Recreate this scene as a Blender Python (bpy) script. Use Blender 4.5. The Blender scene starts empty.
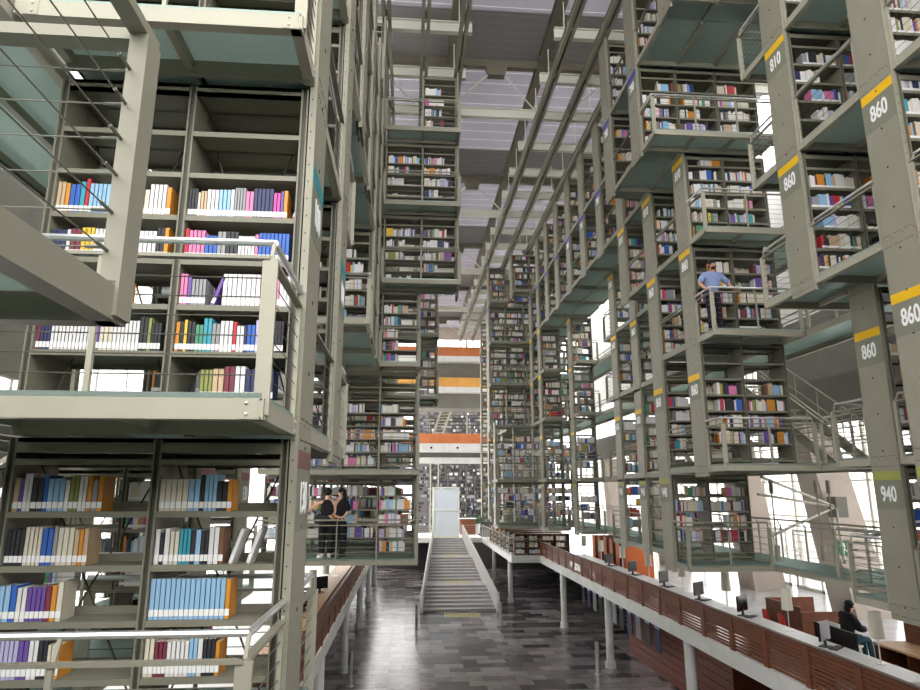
import bpy, math, random
from mathutils import Vector, Matrix
random.seed(7)
S = bpy.context.scene
COL = S.collection

# ------------------------------------------------------------------ materials
def lin(c):
    c /= 255.0
    return c/12.92 if c <= .04045 else ((c+.055)/1.055)**2.4
def rgb(r, g, b): return (lin(r), lin(g), lin(b), 1)
M = {}
def mat(name, col, rough=.55, metal=0., noise=0., nscale=6., spec=.4):
    m = bpy.data.materials.new(name); m.use_nodes = True
    nt = m.node_tree; b = nt.nodes['Principled BSDF']
    c = rgb(*col)
    b.inputs['Base Color'].default_value = c
    b.inputs['Roughness'].default_value = rough
    b.inputs['Metallic'].default_value = metal
    b.inputs['Specular IOR Level'].default_value = spec
    if noise:
        tc = nt.nodes.new('ShaderNodeTexCoord'); n = nt.nodes.new('ShaderNodeTexNoise')
        n.inputs['Scale'].default_value = nscale; n.inputs['Detail'].default_value = 4
        r = nt.nodes.new('ShaderNodeValToRGB')
        r.color_ramp.elements[0].position = .3; r.color_ramp.elements[1].position = .7
        r.color_ramp.elements[0].color = tuple(v*(1-noise) for v in c[:3])+(1,)
        r.color_ramp.elements[1].color = tuple(min(1, v*(1+noise)) for v in c[:3])+(1,)
        nt.links.new(tc.outputs['Object'], n.inputs['Vector'])
        nt.links.new(n.outputs['Fac'], r.inputs['Fac'])
        nt.links.new(r.outputs['Color'], b.inputs['Base Color'])
    M[name] = m
    return m
mat('steel', (146, 143, 127), .5, 0, .05, 3)
mat('steel_pale', (164, 161, 144), .5, 0, .04, 3)
mat('shelf_steel', (126, 124, 108), .55, 0, .05, 4)  # darker than the column steel, carrying shelf interior shade in the colour
mat('steel_dark', (78, 76, 68), .5)
mat('roof_steel', (122, 116, 102), .5, 0, .05, 2)
mat('white_steel', (225, 224, 212), .5)
mat('stainless', (232, 232, 232), .35, .85)
mat('cable', (120, 118, 108), .4, .6)
mat('bolt', (205, 203, 190), .35, .7)
mat('hole', (40, 40, 36), .8)
mat('plate', (128, 130, 114), .55)
mat('band_yellow', (240, 190, 20), .5)
mat('band_blue', (52, 58, 175), .5)
mat('band_olive', (158, 162, 80), .5)
mat('band_teal', (40, 140, 150), .5)
mat('band_maroon', (122, 80, 78), .5)
mat('ink_white', (245, 245, 245), .5)
mat('concrete', (226, 226, 222), .7, 0, .07, 2)
mat('concrete_warm', (188, 176, 164), .75, 0, .08, 1.5)
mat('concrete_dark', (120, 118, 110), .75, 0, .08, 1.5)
mat('wood', (116, 67, 40), .5, 0, .18, 5)
mat('wood_dark', (90, 56, 40), .5, 0, .15, 5)
mat('wood_red', (118, 56, 38), .5, 0, .15, 5)
mat('wood_orange', (214, 128, 78), .5, 0, .14, 1.2)
mat('wood_amber', (232, 172, 88), .5, 0, .12, 1.2)
mat('wood_light', (190, 150, 112), .5, 0, .1, 5)
mat('orange_panel', (222, 118, 62), .5)
mat('black', (24, 24, 27), .5)
mat('screen', (14, 15, 18), .2)
mat('red', (200, 36, 34), .45)
mat('counter', (226, 226, 226), .35)
mat('shade', (226, 222, 204), .7)
mat('stair', (172, 168, 168), .5, 0, .1, 3)
mat('parapet', (190, 188, 186), .45)
mat('tactile', (205, 195, 120), .6)
mat('skin', (205, 152, 124), .55)
mat('skin_light', (222, 176, 152), .55)
mat('hair', (22, 18, 17), .6)
mat('cloth_black', (24, 23, 28), .85)
mat('cloth_blue', (138, 156, 198), .85, 0, .12, 30)
mat('cloth_navy', (30, 30, 42), .85)
mat('cloth_teal', (48, 84, 92), .85)
mat('white', (238, 238, 236), .6)
mat('green_sign', (0, 128, 74), .5)
mat('leaf', (58, 92, 48), .6)
mat('page', (228, 220, 200), .8)
mat('grey_wall', (110, 106, 104), .8)
mat('basement', (92, 88, 88), .8)
mat('eye', (20, 16, 14), .3)
mat('lip', (150, 84, 78), .5)

def glass_floor_mat():
    m = bpy.data.materials.new('frosted_glass'); m.use_nodes = True
    nt = m.node_tree; nt.nodes.remove(nt.nodes['Principled BSDF']); out = nt.nodes['Material Output']
    d = nt.nodes.new('ShaderNodeBsdfTranslucent'); d.inputs['Color'].default_value = rgb(206, 220, 214)
    e = nt.nodes.new('ShaderNodeBsdfDiffuse'); e.inputs['Color'].default_value = rgb(146, 160, 153)
    g = nt.nodes.new('ShaderNodeBsdfGlossy'); g.inputs['Color'].default_value = rgb(190, 215, 208); g.inputs['Roughness'].default_value = .15
    a = nt.nodes.new('ShaderNodeMixShader'); a.inputs[0].default_value = .5
    b = nt.nodes.new('ShaderNodeMixShader'); b.inputs[0].default_value = .1
    nt.links.new(d.outputs[0], a.inputs[1]); nt.links.new(e.outputs[0], a.inputs[2])
    nt.links.new(a.outputs[0], b.inputs[1]); nt.links.new(g.outputs[0], b.inputs[2])
    nt.links.new(b.outputs[0], out.inputs[0]); M['glass_floor'] = m
glass_floor_mat()
def pane_mat(name, tint, opac):
    m = bpy.data.materials.new(name); m.use_nodes = True
    nt = m.node_tree; nt.nodes.remove(nt.nodes['Principled BSDF']); out = nt.nodes['Material Output']
    t = nt.nodes.new('ShaderNodeBsdfTransparent'); t.inputs[0].default_value = tint
    g = nt.nodes.new('ShaderNodeBsdfPrincipled'); g.inputs['Base Color'].default_value = tint; g.inputs['Roughness'].default_value = .1
    x = nt.nodes.new('ShaderNodeMixShader'); x.inputs[0].default_value = opac
    nt.links.new(t.outputs[0], x.inputs[1]); nt.links.new(g.outputs[0], x.inputs[2]); nt.links.new(x.outputs[0], out.inputs[0])
    M[name] = m
pane_mat('pane', (.93, .96, .97, 1), .1)
pane_mat('glass_box', (.86, .89, .92, 1), .45); M['glass_box'].node_tree.nodes['Principled BSDF'].inputs['Roughness'].default_value = .7
pane_mat('blind', (.95, .95, .95, 1), .42)

def floor_mat(name, tones, bw, bh, rough, mortar):
    m = bpy.data.materials.new(name); m.use_nodes = True
    nt = m.node_tree; b = nt.nodes['Principled BSDF']
    tc = nt.nodes.new('ShaderNodeTexCoord'); br = nt.nodes.new('ShaderNodeTexBrick')
    br.inputs['Scale'].default_value = 1; br.inputs['Brick Width'].default_value = bw; br.inputs['Row Height'].default_value = bh
    br.inputs['Mortar Size'].default_value = mortar; br.offset = .5; br.inputs['Bias'].default_value = -.1
    br.inputs['Color1'].default_value = rgb(*tones[0]); br.inputs['Color2'].default_value = rgb(*tones[1]); br.inputs['Mortar'].default_value = rgb(*tones[2])
    n = nt.nodes.new('ShaderNodeTexNoise'); n.inputs['Scale'].default_value = 2.5; n.inputs['Detail'].default_value = 5
    mx = nt.nodes.new('ShaderNodeMixRGB'); mx.blend_type = 'OVERLAY'; mx.inputs[0].default_value = .45
    nt.links.new(tc.outputs['Object'], br.inputs['Vector']); nt.links.new(tc.outputs['Object'], n.inputs['Vector'])
    nt.links.new(br.outputs['Color'], mx.inputs[1]); nt.links.new(n.outputs['Fac'], mx.inputs[2])
    nt.links.new(mx.outputs[0], b.inputs['Base Color']); b.inputs['Roughness'].default_value = rough
    M[name] = m
floor_mat('slate', ((62, 59, 60), (168, 160, 160), (52, 50, 51)), 1.15, .6, .22, .008)
floor_mat('pale_floor', ((196, 196, 202), (206, 206, 210), (175, 175, 180)), 1.2, 1.2, .18, .006)

def roof_mat(name, c, cl, freq):
    m = bpy.data.materials.new(name); m.use_nodes = True
    nt = m.node_tree; b = nt.nodes['Principled BSDF']
    tc = nt.nodes.new('ShaderNodeTexCoord'); sp = nt.nodes.new('ShaderNodeSeparateXYZ')
    ma = nt.nodes.new('ShaderNodeMath'); ma.operation = 'MULTIPLY'; ma.inputs[1].default_value = freq
    fr = nt.nodes.new('ShaderNodeMath'); fr.operation = 'FRACT'
    lt = nt.nodes.new('ShaderNodeMath'); lt.operation = 'LESS_THAN'; lt.inputs[1].default_value = .05
    n = nt.nodes.new('ShaderNodeTexNoise'); n.inputs['Scale'].default_value = .5
    mx = nt.nodes.new('ShaderNodeMixRGB'); mx.inputs[1].default_value = rgb(*c); mx.inputs[2].default_value = rgb(*cl)
    m2 = nt.nodes.new('ShaderNodeMixRGB'); m2.blend_type = 'OVERLAY'; m2.inputs[0].default_value = .15
    nt.links.new(tc.outputs['Object'], sp.inputs[0]); nt.links.new(sp.outputs['Y'], ma.inputs[0]); nt.links.new(ma.outputs[0], fr.inputs[0])
    nt.links.new(fr.outputs[0], lt.inputs[0]); nt.links.new(lt.outputs[0], mx.inputs[0])
    nt.links.new(tc.outputs['Object'], n.inputs['Vector'])
    nt.links.new(mx.outputs[0], m2.inputs[1]); nt.links.new(n.outputs['Fac'], m2.inputs[2])
    nt.links.new(m2.outputs[0], b.inputs['Base Color']); b.inputs['Roughness'].default_value = .6
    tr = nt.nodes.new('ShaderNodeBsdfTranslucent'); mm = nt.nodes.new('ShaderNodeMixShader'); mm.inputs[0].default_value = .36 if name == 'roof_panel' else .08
    nt.links.new(m2.outputs[0], tr.inputs[0]); nt.links.new(b.outputs[0], mm.inputs[1]); nt.links.new(tr.outputs[0], mm.inputs[2]); nt.links.new(mm.outputs[0], nt.nodes['Material Output'].inputs[0])
    M[name] = m
roof_mat('roof_panel', (180, 177, 183), (244, 240, 244), 1.55)
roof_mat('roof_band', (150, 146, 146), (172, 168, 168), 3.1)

BOOKC = {'white': (236, 234, 232), 'cream': (226, 216, 194), 'blue': (40, 92, 190), 'navy': (34, 40, 84), 'light blue': (146, 194, 232),
 'red': (196, 36, 46), 'pink': (228, 120, 170), 'purple': (104, 70, 160), 'black': (36, 35, 40), 'orange': (222, 140, 34), 'green': (70, 150, 110),
 'yellow': (240, 196, 48), 'maroon': (118, 40, 56), 'brown': (120, 78, 52), 'grey': (150, 150, 152), 'tan': (206, 174, 136), 'teal': (48, 158, 178),
 'magenta': (212, 66, 160), 'lavender': (186, 180, 222), 'olive': (140, 148, 70)}
BN = list(BOOKC)
for k, c in BOOKC.items(): mat('book_'+k.replace(' ', '_'), tuple(v*.86+150*.14 for v in c), .5)
BM = [M['book_'+k.replace(' ', '_')] for k in BN] + [M['page'], M['white']]

# ------------------------------------------------------------------ helpers
class MB:
    def __init__(s): s.v = []; s.f = []; s.m = []
    def hexa(s, p, m=0):
        b = len(s.v); s.v += [tuple(q) for q in p]
        s.f += [(b, b+3, b+2, b+1), (b+4, b+5, b+6, b+7), (b, b+1, b+5, b+4), (b+1, b+2, b+6, b+5), (b+2, b+3, b+7, b+6), (b+3, b, b+4, b+7)]
        s.m += [m]*6
    def box(s, x0, x1, y0, y1, z0, z1, m=0):
        if x0 > x1: x0, x1 = x1, x0
        if y0 > y1: y0, y1 = y1, y0
        if z0 > z1: z0, z1 = z1, z0
        s.hexa([(x0, y0, z0), (x1, y0, z0), (x1, y1, z0), (x0, y1, z0), (x0, y0, z1), (x1, y0, z1), (x1, y1, z1), (x0, y1, z1)], m)
    def beam(s, p, q, w, h, m=0, up=(0, 0, 1)):
        p = Vector(p); q = Vector(q); d = (q-p).normalized(); u = Vector(up)
        r = d.cross(u)
        if r.length < 1e-4: r = d.cross(Vector((1, 0, 0)))
        r.normalize(); u = r.cross(d); r *= w/2; u *= h/2
        s.hexa([p-r-u, p+r-u, q+r-u, q-r-u, p-r+u, p+r+u, q+r+u, q-r+u], m)
    def ibeam(s, p, q, w, h, m=0, t=.02):
        p = Vector(p); q = Vector(q); up = Vector((0, 0, h/2-t/2))
        s.beam(p+up, q+up, w, t, m); s.beam(p-up, q-up, w, t, m); s.beam(p, q, t, h-2*t, m)
    def tube(s, p, q, r, n=6, m=0, r2=None, cap=True):
        p = Vector(p); q = Vector(q); d = (q-p).normalized()
        a = d.cross(Vector((0, 0, 1)))
        if a.length < 1e-3: a = Vector((1, 0, 0))
        a.normalize(); c = d.cross(a); b = len(s.v); r2 = r if r2 is None else r2
        for (o, rr) in ((p, r), (q, r2)):
            for i in range(n):
                t = 2*math.pi*i/n; s.v.append(tuple(o+a*(rr*math.cos(t))+c*(rr*math.sin(t))))
        for i in range(n):
            j = (i+1) % n; s.f.append((b+i, b+j, b+n+j, b+n+i)); s.m.append(m)
        if cap:
            s.f.append(tuple(b+n-1-i for i in range(n))); s.m.append(m)
            s.f.append(tuple(b+n+i for i in range(n))); s.m.append(m)
    def ball(s, c, rx, ry, rz, m=0, n=10, k=7):
        b = len(s.v); s.v.append((c[0], c[1], c[2]-rz))
        for i in range(1, k):
            a = -math.pi/2+math.pi*i/k
            for j in range(n):
                t = 2*math.pi*j/n; s.v.append((c[0]+rx*math.cos(a)*math.cos(t), c[1]+ry*math.cos(a)*math.sin(t), c[2]+rz*math.sin(a)))
        s.v.append((c[0], c[1], c[2]+rz)); e = len(s.v)-1
        for j in range(n):
            s.f.append((b, b+1+(j+1) % n, b+1+j)); s.m.append(m)
            s.f.append((e, e-n+j, e-n+(j+1) % n)); s.m.append(m)
        for i in range(k-2):
            for j in range(n):
                o = b+1+i*n; s.f.append((o+j, o+(j+1) % n, o+n+(j+1) % n, o+n+j)); s.m.append(m)
    def build(s, name, mats, parent=None, smooth=False):
        if not isinstance(mats, (list, tuple)): mats = [mats]
        me = bpy.data.meshes.new(name)
        off = Vector((0, 0, 0))
        p = parent
        while p is not None: off += p.location; p = p.parent
        o = None
        if parent is None and s.v:    # origin at the base of the thing
            xs = [v[0] for v in s.v]; ys = [v[1] for v in s.v]; zs = [v[2] for v in s.v]
            off = Vector(((min(xs)+max(xs))/2, (min(ys)+max(ys))/2, min(zs)))
        me.from_pydata([(v[0]-off.x, v[1]-off.y, v[2]-off.z) for v in s.v], [], s.f)
        for x in mats: me.materials.append(M[x] if isinstance(x, str) else x)
        me.polygons.foreach_set('material_index', s.m)
        if smooth: me.polygons.foreach_set('use_smooth', [True]*len(s.f))
        me.update()
        o = bpy.data.objects.new(name, me); COL.objects.link(o)
        if parent is not None: o.parent = parent
        else: o.location = off
        return o
def tag(o, label=None, cat=None, group=None, kind=None):
    if label: o['label'] = label
    if cat: o['category'] = cat
    if group: o['group'] = group
    if kind: o['kind'] = kind
    return o
def root(name, loc, label, cat, group=None):
    o = bpy.data.objects.new(name, None); COL.objects.link(o); o.location = loc; o.empty_display_size = .1
    return tag(o, label, cat, group)
def bx(name, x0, x1, y0, y1, z0, z1, m, parent=None):
    b = MB(); b.box(x0, x1, y0, y1, z0, z1); return b.build(name, m, parent)
def text_mesh(name, body, size, sx, m, parent, mtx, ext=.002):
    cu = bpy.data.curves.new(name, 'FONT'); cu.body = body; cu.size = size; cu.align_x = 'CENTER'; cu.align_y = 'CENTER'; cu.extrude = ext; cu.offset = .007
    t = bpy.data.objects.new(name, cu); COL.objects.link(t)
    dg = bpy.context.evaluated_depsgraph_get(); me = bpy.data.meshes.new_from_object(t.evaluated_get(dg))
    bpy.data.objects.remove(t)
    me.transform(mtx @ Matrix.Diagonal((sx, 1, 1, 1)))
    off = Vector((0, 0, 0)); p = parent
    while p is not None: off += p.location; p = p.parent
    me.transform(Matrix.Translation(-off)); me.materials.clear(); me.materials.append(M[m])
    o = bpy.data.objects.new(name, me); COL.objects.link(o); o.parent = parent
    return o

# ------------------------------------------------------------------ layout
LV = [-1.62, .5175, 3.2625, 5.5125, 7.7625, 10.0125, 12.2625]
LWORD = ['walkway level', 'first level up', 'second level up', 'third level up', 'fourth level up', 'fifth level up', 'top level']
ORD = ['nearest', 'second', 'third', 'fourth', 'fifth', 'sixth', 'seventh', 'eighth', 'ninth', 'tenth', 'eleventh', 'twelfth', 'thirteenth', 'fourteenth', 'fifteenth', 'sixteenth', 'seventeenth', 'eighteenth', 'nineteenth', 'twentieth', 'twenty-first', 'twenty-second', 'twenty-third', 'twenty-fourth', 'twenty-fifth']
XR, BR, XL, BL = 6.22, .97, -.76, .95
def xr(c): return XR+BR*c
def xl(c): return XL-BL*c if c >= 0 else XL-1.05*c
YR = {k: 7.35+2.085*k for k in range(-1, 23)}
YL = {k: 4.95+2.085*k for k in range(0, 23)}; YL[6] = 17.6
def span(levels, c): return {l: c for l in levels}
RT = {-1: span(range(0, 6), (0, 3)), 0: span(range(0, 6), (0, 3)), 1: {**span((0, 1), (1, 3)), **span(range(2, 6), (0, 2))},
      2: {5: (-1, 2)}, 3: {**span((1, 2, 3), (0, 2)), **span((4, 5), (-1, 2))}, 4: {**span((0, 1, 2, 3), (0, 2)), **span((4, 5), (-1, 2))},
      5: {**span((0, 1, 2), (1, 2)), **span((3, 4, 5), (0, 2))}, 6: {**span((0, 1, 2, 3), (1, 2)), **span((4, 5), (0, 2))},
      7: {**span((0, 1, 2, 3), (1, 2)), **span((4, 5), (0, 2))}, 8: span((4, 5), (0, 2)), 9: span((4, 5), (0, 2)),
      10: {**span((0, 1, 2, 3), (1, 2)), **span((4, 5), (0, 2))}, 11: {**span((0, 1, 2, 3), (0, 1)), **span((4, 5), (0, 2))},
      12: {0: (-2, 2), 1: (-2, 2), 2: (0, 2), 3: (0, 2), 4: (0, 2), 5: (-1, 1)}, 13: {2: (-2, 2), 3: (-2, 2), 4: (-2, 2), 5: (-2, -1)},
      14: span(range(0, 6), (-1, 2)), 15: span(range(0, 6), (-1, 2)), 17: span(range(0, 6), (-1, 2)), 19: span(range(0, 6), (-1, 2))}
LT = {0: span((0, 1, 2), (0, 2)), 1: span((1, 2, 3), (0, 2)), 2: {0: (2, 4), **span((3, 4), (0, 3))}, 3: {0: (2, 4), **span((3, 4), (0, 3))},
      4: span((2, 3, 4), (0, 3)), 5: span((2, 3, 4, 5), (0, 3)), 6: {0: (-1, 3), 1: (-1, 3), 2: (-1, 2), 3: (-2, 2), 4: (-2, 2), 5: (-2, -1)},
      7: {**span((0, 1), (-1, 3)), **span((2, 3, 4, 5), (0, 2))}, 8: span((0, 1, 2, 3), (0, 3)), 9: {0: (-1, 3), 1: (-1, 3), 2: (-1.72, -1), 3: (-1.72, -1), 4: (0, 1), 5: (0, 1)}, 10: span((0, 1), (-1, 3)), 11: span(range(0, 6), (0, 2)), 13: span(range(0, 6), (0, 1)),
      15: span(range(0, 6), (0, 1)), 17: span(range(0, 6), (0, 1)), 19: span(range(0, 6), (0, 1))}
FRONT = {('L', 0, 0): 1.08, ('L', 0, 1): 1.08, ('L', 0, 2): .66}
SEG = {0: ('940', 'band_olive'), 1: ('860', 'band_yellow'), 2: ('860', 'band_yellow'), 3: ('810', 'band_yellow'), 4: ('780', 'band_blue')}
SEGL = {0: ('130', 'band_maroon'), 1: ('100', 'band_teal')}

BK = MB()          # every book too small to be a thing of its own
WEI = [.42, .17, .045, .035, .06, .035, .025, .03, .05, .025, .02, .015, .02, .02, .06, .05, .015, .01, .03, .01]
def rnd_col(): return random.choices(range(len(BN)), WEI)[0]
def fill_books(x0, x1, yf, dy, z, hmax, wmin, wmax, fill, far):
    """books from x0 towards x1 with spines at yf, depth running dy."""
    d = 1 if x1 > x0 else -1; L = abs(x1-x0)*fill; x = x0; run = 0; ci = 0; hh = .22; ww = .03; first = True
    while abs(x-x0) < L:
        if run <= 0:
            ci = rnd_col(); run = random.choice((1, 1, 1, 1, 2, 2, 3, 5)); hh = random.uniform(.19, min(hmax, .265)); ww = random.uniform(wmin, wmax)
            if first and random.random() < .3 and d > 0: ci = BN.index('orange'); run = 1
            first = False
        run -= 1; h = hh+random.uniform(-.006, .006); w = ww; dp = random.uniform(.15, .19)
        xa, xb = (x, x+w*.96) if d > 0 else (x-w*.96, x)
        y0, y1 = (yf, yf+dy*dp); 
        if y0 > y1: y0, y1 = y1, y0
        b = len(BK.v)
        BK.v += [(xa, y0, z), (xb, y0, z), (xb, y1, z), (xa, y1, z), (xa, y0, z+h), (xb, y0, z+h), (xb, y1, z+h), (xa, y1, z+h)]
        BK.f += [(b+4, b+5, b+6, b+7), (b, b+1, b+5, b+4), (b+1, b+2, b+6, b+5), (b+2, b+3, b+7, b+6), (b+3, b, b+4, b+7)]
        pg = len(BN)
        BK.m += [pg, ci, ci, ci, ci] if dy > 0 else [pg, pg, ci, ci, ci]
        if not far and dy > 0:
            b = len(BK.v); e = yf-.0015
            BK.v += [(xa, e, z+.02), (xb, e, z+.02), (xb, e, z+.055), (xa, e, z+.055)]; BK.f.append((b, b+1, b+2, b+3)); BK.m.append(pg+1)
        x += d*w

def board_zs(z0, z1):
    out = []; z = z0+.1
    while z < z1-.16: out.append(z); z += .345
    return out

def bookcase(side, row, lev, c0, c1, Yc, label, name_group):
    X = xr if side == 'R' else xl
    xs = [X(c) for c in range(c0, c1+1)] if isinstance(c0, int) else [X(c0), X(c1)]
    z0, z1 = LV[lev], LV[lev+1]
    sg = 1 if side == 'R' else -1
    cw = .045
    zs = board_zs(z0, z1)
    detail = Yc < 17
    y0, y1 = Yc-.29, Yc+.29
    r = root('steel_bookcase', ((xs[0]+xs[-1])/2, Yc, z0), label, 'bookcase', name_group)
    if not detail:
        b = MB()
        for i, x in enumerate(xs):
            o = sg*(cw+.04) if i == 0 else 0
            b.box(x+o-.02, x+o+.02, y0, y1, z0, z1-.15)
        for i in range(len(xs)-1):
            xa, xb = (xs[i], xs[i+1])
            for z in zs: b.box(xa+sg*.03, xb-sg*.03, y0, Yc-.03, z-.03, z); b.box(xa+sg*.03, xb-sg*.03, Yc+.03, y1, z-.03, z)
            b.box(xa, xb, y0, y1, z1-.24, z1-.16)
            b.box(xa+sg*(.08 if i == 0 else 0), xb, y0, y1, z0-.03, z0, 1)
        o = b.build('steel_bookcase', ['shelf_steel', 'glass_floor']); 
        o.name = 'steel_bookcase'; tag(o, label, 'bookcase', name_group)
        bpy.data.objects.remove(r)
    else:
        for i, x in enumerate(xs):
            o = sg*(cw+.05) if i == 0 else 0
            b = MB()
            for s in (-.022, .022): b.box(x+o+s-.006, x+o+s+.006, y0, y1, z0+.005, z1-.17)
            b.box(x+o-.02, x+o+.02, y0+.025, y0+.05, z0+.005, z1-.17, 1); b.box(x+o-.02, x+o+.02, y1-.05, y1-.025, z0+.005, z1-.17, 1)  # dark strips put the shade of the gap between paired panels into colour
            b.build('upright', ['shelf_steel', 'steel_dark'], r)
        for i in range(len(xs)-1):
            xa = xs[i]+sg*(.03+(cw+.05 if i == 0 else 0)); xb = xs[i+1]-sg*.03
            for z in zs:
                b = MB()
                b.box(xa, xb, y0+.01, y1-.01, z-.008, z); b.box(xa, xb, y0, y0+.012, z-.04, z)
                b.box(xa, xb, y1-.012, y1, z-.04, z); b.box(xa, xb, Yc-.01, Yc+.01, z-.008, z+.05)
                b.build('shelf', 'shelf_steel', r)
            b = MB(); b.tube((xa, Yc, z0+.06), (xb, Yc, z1-.3), .007, 5); b.tube((xb, Yc, z0+.06), (xa, Yc, z1-.3), .007, 5)
            b.build('cross_brace', 'steel_dark', r)
            b = MB(); b.box(xa, xb, y0, y1, z1-.2, z1-.17); b.box(xa, xb, y0, y0+.02, z1-.27, z1-.17)
            b.build('top_panel', 'shelf_steel', r)
            bx('base_panel', xa, xb, y0, y1, z0-.03, z0, 'glass_floor', r)
    # ---- books
    if side == 'L' and row == 0 and lev in (0, 1): pass
    near_own = side == 'L' and row == 0 and lev in (0, 1)
    far = Yc > 11
    wmin, wmax = (.018, .042) if Yc < 20 else (.03, .065)
    for i in range(len(xs)-1):
        xa = xs[i]+sg*(.03+(cw+.05 if i == 0 else .0)); xb = xs[i+1]-sg*.03
        lo, hi = min(xa, xb), max(xa, xb)
        sparse = (side == 'L' and row == 0 and lev >= 2)
        nfull = 5 if lev != 1 else 5
        if side == 'L' and row == 6 and lev == 5: nfull = 5
        for k, z in enumerate(zs):
            for f in (0, 1):
                if f == 0 and near_own and i < 2: continue
                if near_own and f == 1 and (random.random() < .75): continue
                if sparse: continue
                p = [.62, .95, .97, .97, .93, .12, .03, 0][k] if k < 8 else 0
                if lev == 0: p = [.15, .97, .97, .95, .9, .1, 0, 0][k]
                if f == 1: p *= .5 if Yc < 18 else 0
                if random.random() > p: continue
                fl = random.choice((.45, .55, .65, .75, .85, .93)) if f == 0 else random.uniform(.3, .8)
                st = lo+.02
                if side == 'R' and f == 0 and random.random() < .35: st = lo+(hi-lo)*(1-fl)*.9
                if f == 0: fill_books(st, st+(hi-lo-.04), y0+.03, 1, z, .27, wmin, wmax, fl if st == lo+.02 else min(fl, .93*(hi-st)/(hi-lo-.04)), far)
                else: fill_books(lo+.02, hi-.02, y1-.03, -1, z, .27, wmin, wmax, fl, True)

def column_run(side, row, c, l0, l1, Yc):
    X = (xr if side == 'R' else xl)(c); sg = 1 if side == 'R' else -1
    zb = LV[l0]-.24; zt = LV[l1+1]+.02
    if side == 'L' and row == 0: zb = LV[0]-2.2
    if side == 'R' and row <= 0 and l0 == 0: zb = LV[0]-.6
    w = 'right' if side == 'R' else 'left'
    lab = 'olive grey steel column facing the hall, %s stacks, %s row, %s' % (w, RWORD(RT if side == 'R' else LT, row), LWORD[l0]+(' to top' if l1 >= 4 else ' upward' if l0 == 0 else ''))
    r = root('steel_column', (X+sg*.03, Yc, zb), lab, 'column', 'steel columns along the hall')
    b = MB(); b.box(X, X+sg*.012, Yc-.29, Yc+.29, zb, zt)
    b.box(X, X+sg*.055, Yc-.3, Yc-.286, zb, zt); b.box(X, X+sg*.055, Yc+.286, Yc+.3, zb, zt)
    b.box(X+sg*.043, X+sg*.055, Yc-.286, Yc+.286, zb, zt)
    b.build('shaft', 'steel', r)
    if Yc < 15:
        b = MB()
        for l in range(l0, l1+2):
            z = LV[l]
            for k in range(15):
                yy = Yc-.26+.52*k/14
                for dz in ((-.02, -.17) if k % 5 else (-.06,)): b.box(X-sg*.002, X+sg*.002, yy-.007, yy+.007, z+dz-.006, z+dz+.006)
        z = zb+.2
        while z < zt-.1:
            b.box(X-sg*.004, X, Yc-.012, Yc+.012, z-.012, z+.012); z += .56
        b.build('bolt_holes', 'hole', r)
        b = MB(); z = zb+.1
        while z < zt-.1:
            for e in (-1, 1): b.box(X+sg*.03, X+sg*.038, Yc+e*.3-.003, Yc+e*.3+.003, z-.006, z+.006)
            z += .14
        b.build('slot_row', 'hole', r)
    segs = SEG if side == 'R' else SEGL
    for l in range(l0, l1+1):
        if l not in segs: continue
        num, band = segs[l]; z1 = LV[l+1]
        off = .8 if l == 1 else (.2 if l else .24)
        zt2 = z1-off
        e = X-sg*.003
        b = MB(); b.box(e, X, Yc-.286, Yc+.286, zt2-.13, zt2); b.build('colour_band', band, r)
        if Yc < 34:
            b = MB(); b.box(e, X, Yc-.286, Yc+.286, zt2-.56, zt2-.135); p = b.build('number_plate', 'plate', r)
            if Yc < 26:
                mt = Matrix.Translation((X-sg*.006, Yc, zt2-.345)) @ (Matrix.Rotation(-sg*math.pi/2, 4, 'Z') @ Matrix.Rotation(math.pi/2, 4, 'X'))
                text_mesh('section_number', num, .31, .68, 'ink_white', p, mt)

def railing(name_lab, pts, z, detail, side_sg, group, inward=(0, 0)):
    """posts and rails along a polyline; pts are (x, y)."""
    r = root('railing', (pts[0][0], pts[0][1], z), name_lab, 'railing', group)
    one = MB() if not detail else None
    def put(nm, b, m):
        if detail: b.build(nm, m, r)
    posts = []
    for i in range(len(pts)-1):
        a = Vector((*pts[i], 0)); q = Vector((*pts[i+1], 0)); n = max(1, round((q-a).length/1.05))
        for k in range(n+(1 if i == len(pts)-2 else 0)): posts.append((a.lerp(q, k/n), (q-a).normalized(), k == 0 or k == n))
    for p, d, end in posts:
        b = MB() if detail else one
        w = .085 if end else .03
        b.beam((p.x, p.y, z-.12), (p.x, p.y, z+.78), w, .03, 0, up=(d.x, d.y, 0) if False else (-d.y, d.x, 0))
        b.beam((p.x, p.y, z+.74), (p.x+inward[0]*.07, p.y+inward[1]*.07, z+.9), .02, .02, 0)
        if detail: put('post', b, 'steel_pale')
    b = MB() if detail else one
    for i in range(len(pts)-1):
        a, q = pts[i], pts[i+1]
        b.tube((a[0]+inward[0]*.07, a[1]+inward[1]*.07, z+.9), (q[0]+inward[0]*.07, q[1]+inward[1]*.07, z+.9), .021, 8)
    put('handrail', b, 'stainless')
    b = MB() if detail else one
    for i in range(len(pts)-1): b.beam((*pts[i], z+.78), (*pts[i+1], z+.78), .05, .02)
    put('top_bar', b, 'steel')
    for k in range(6 if detail else 4):
        b = MB() if detail else one
        zz = z+.1+(.112*k if detail else .16*k)
        for i in range(len(pts)-1): b.tube((*pts[i], zz), (*pts[i+1], zz), .004 if detail else .006, 4, cap=False)
        if detail: put('cable', b, 'cable')
    if not detail:
        o = one.build('railing', 'steel'); tag(o, name_lab, 'railing', group); bpy.data.objects.remove(r)

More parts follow.
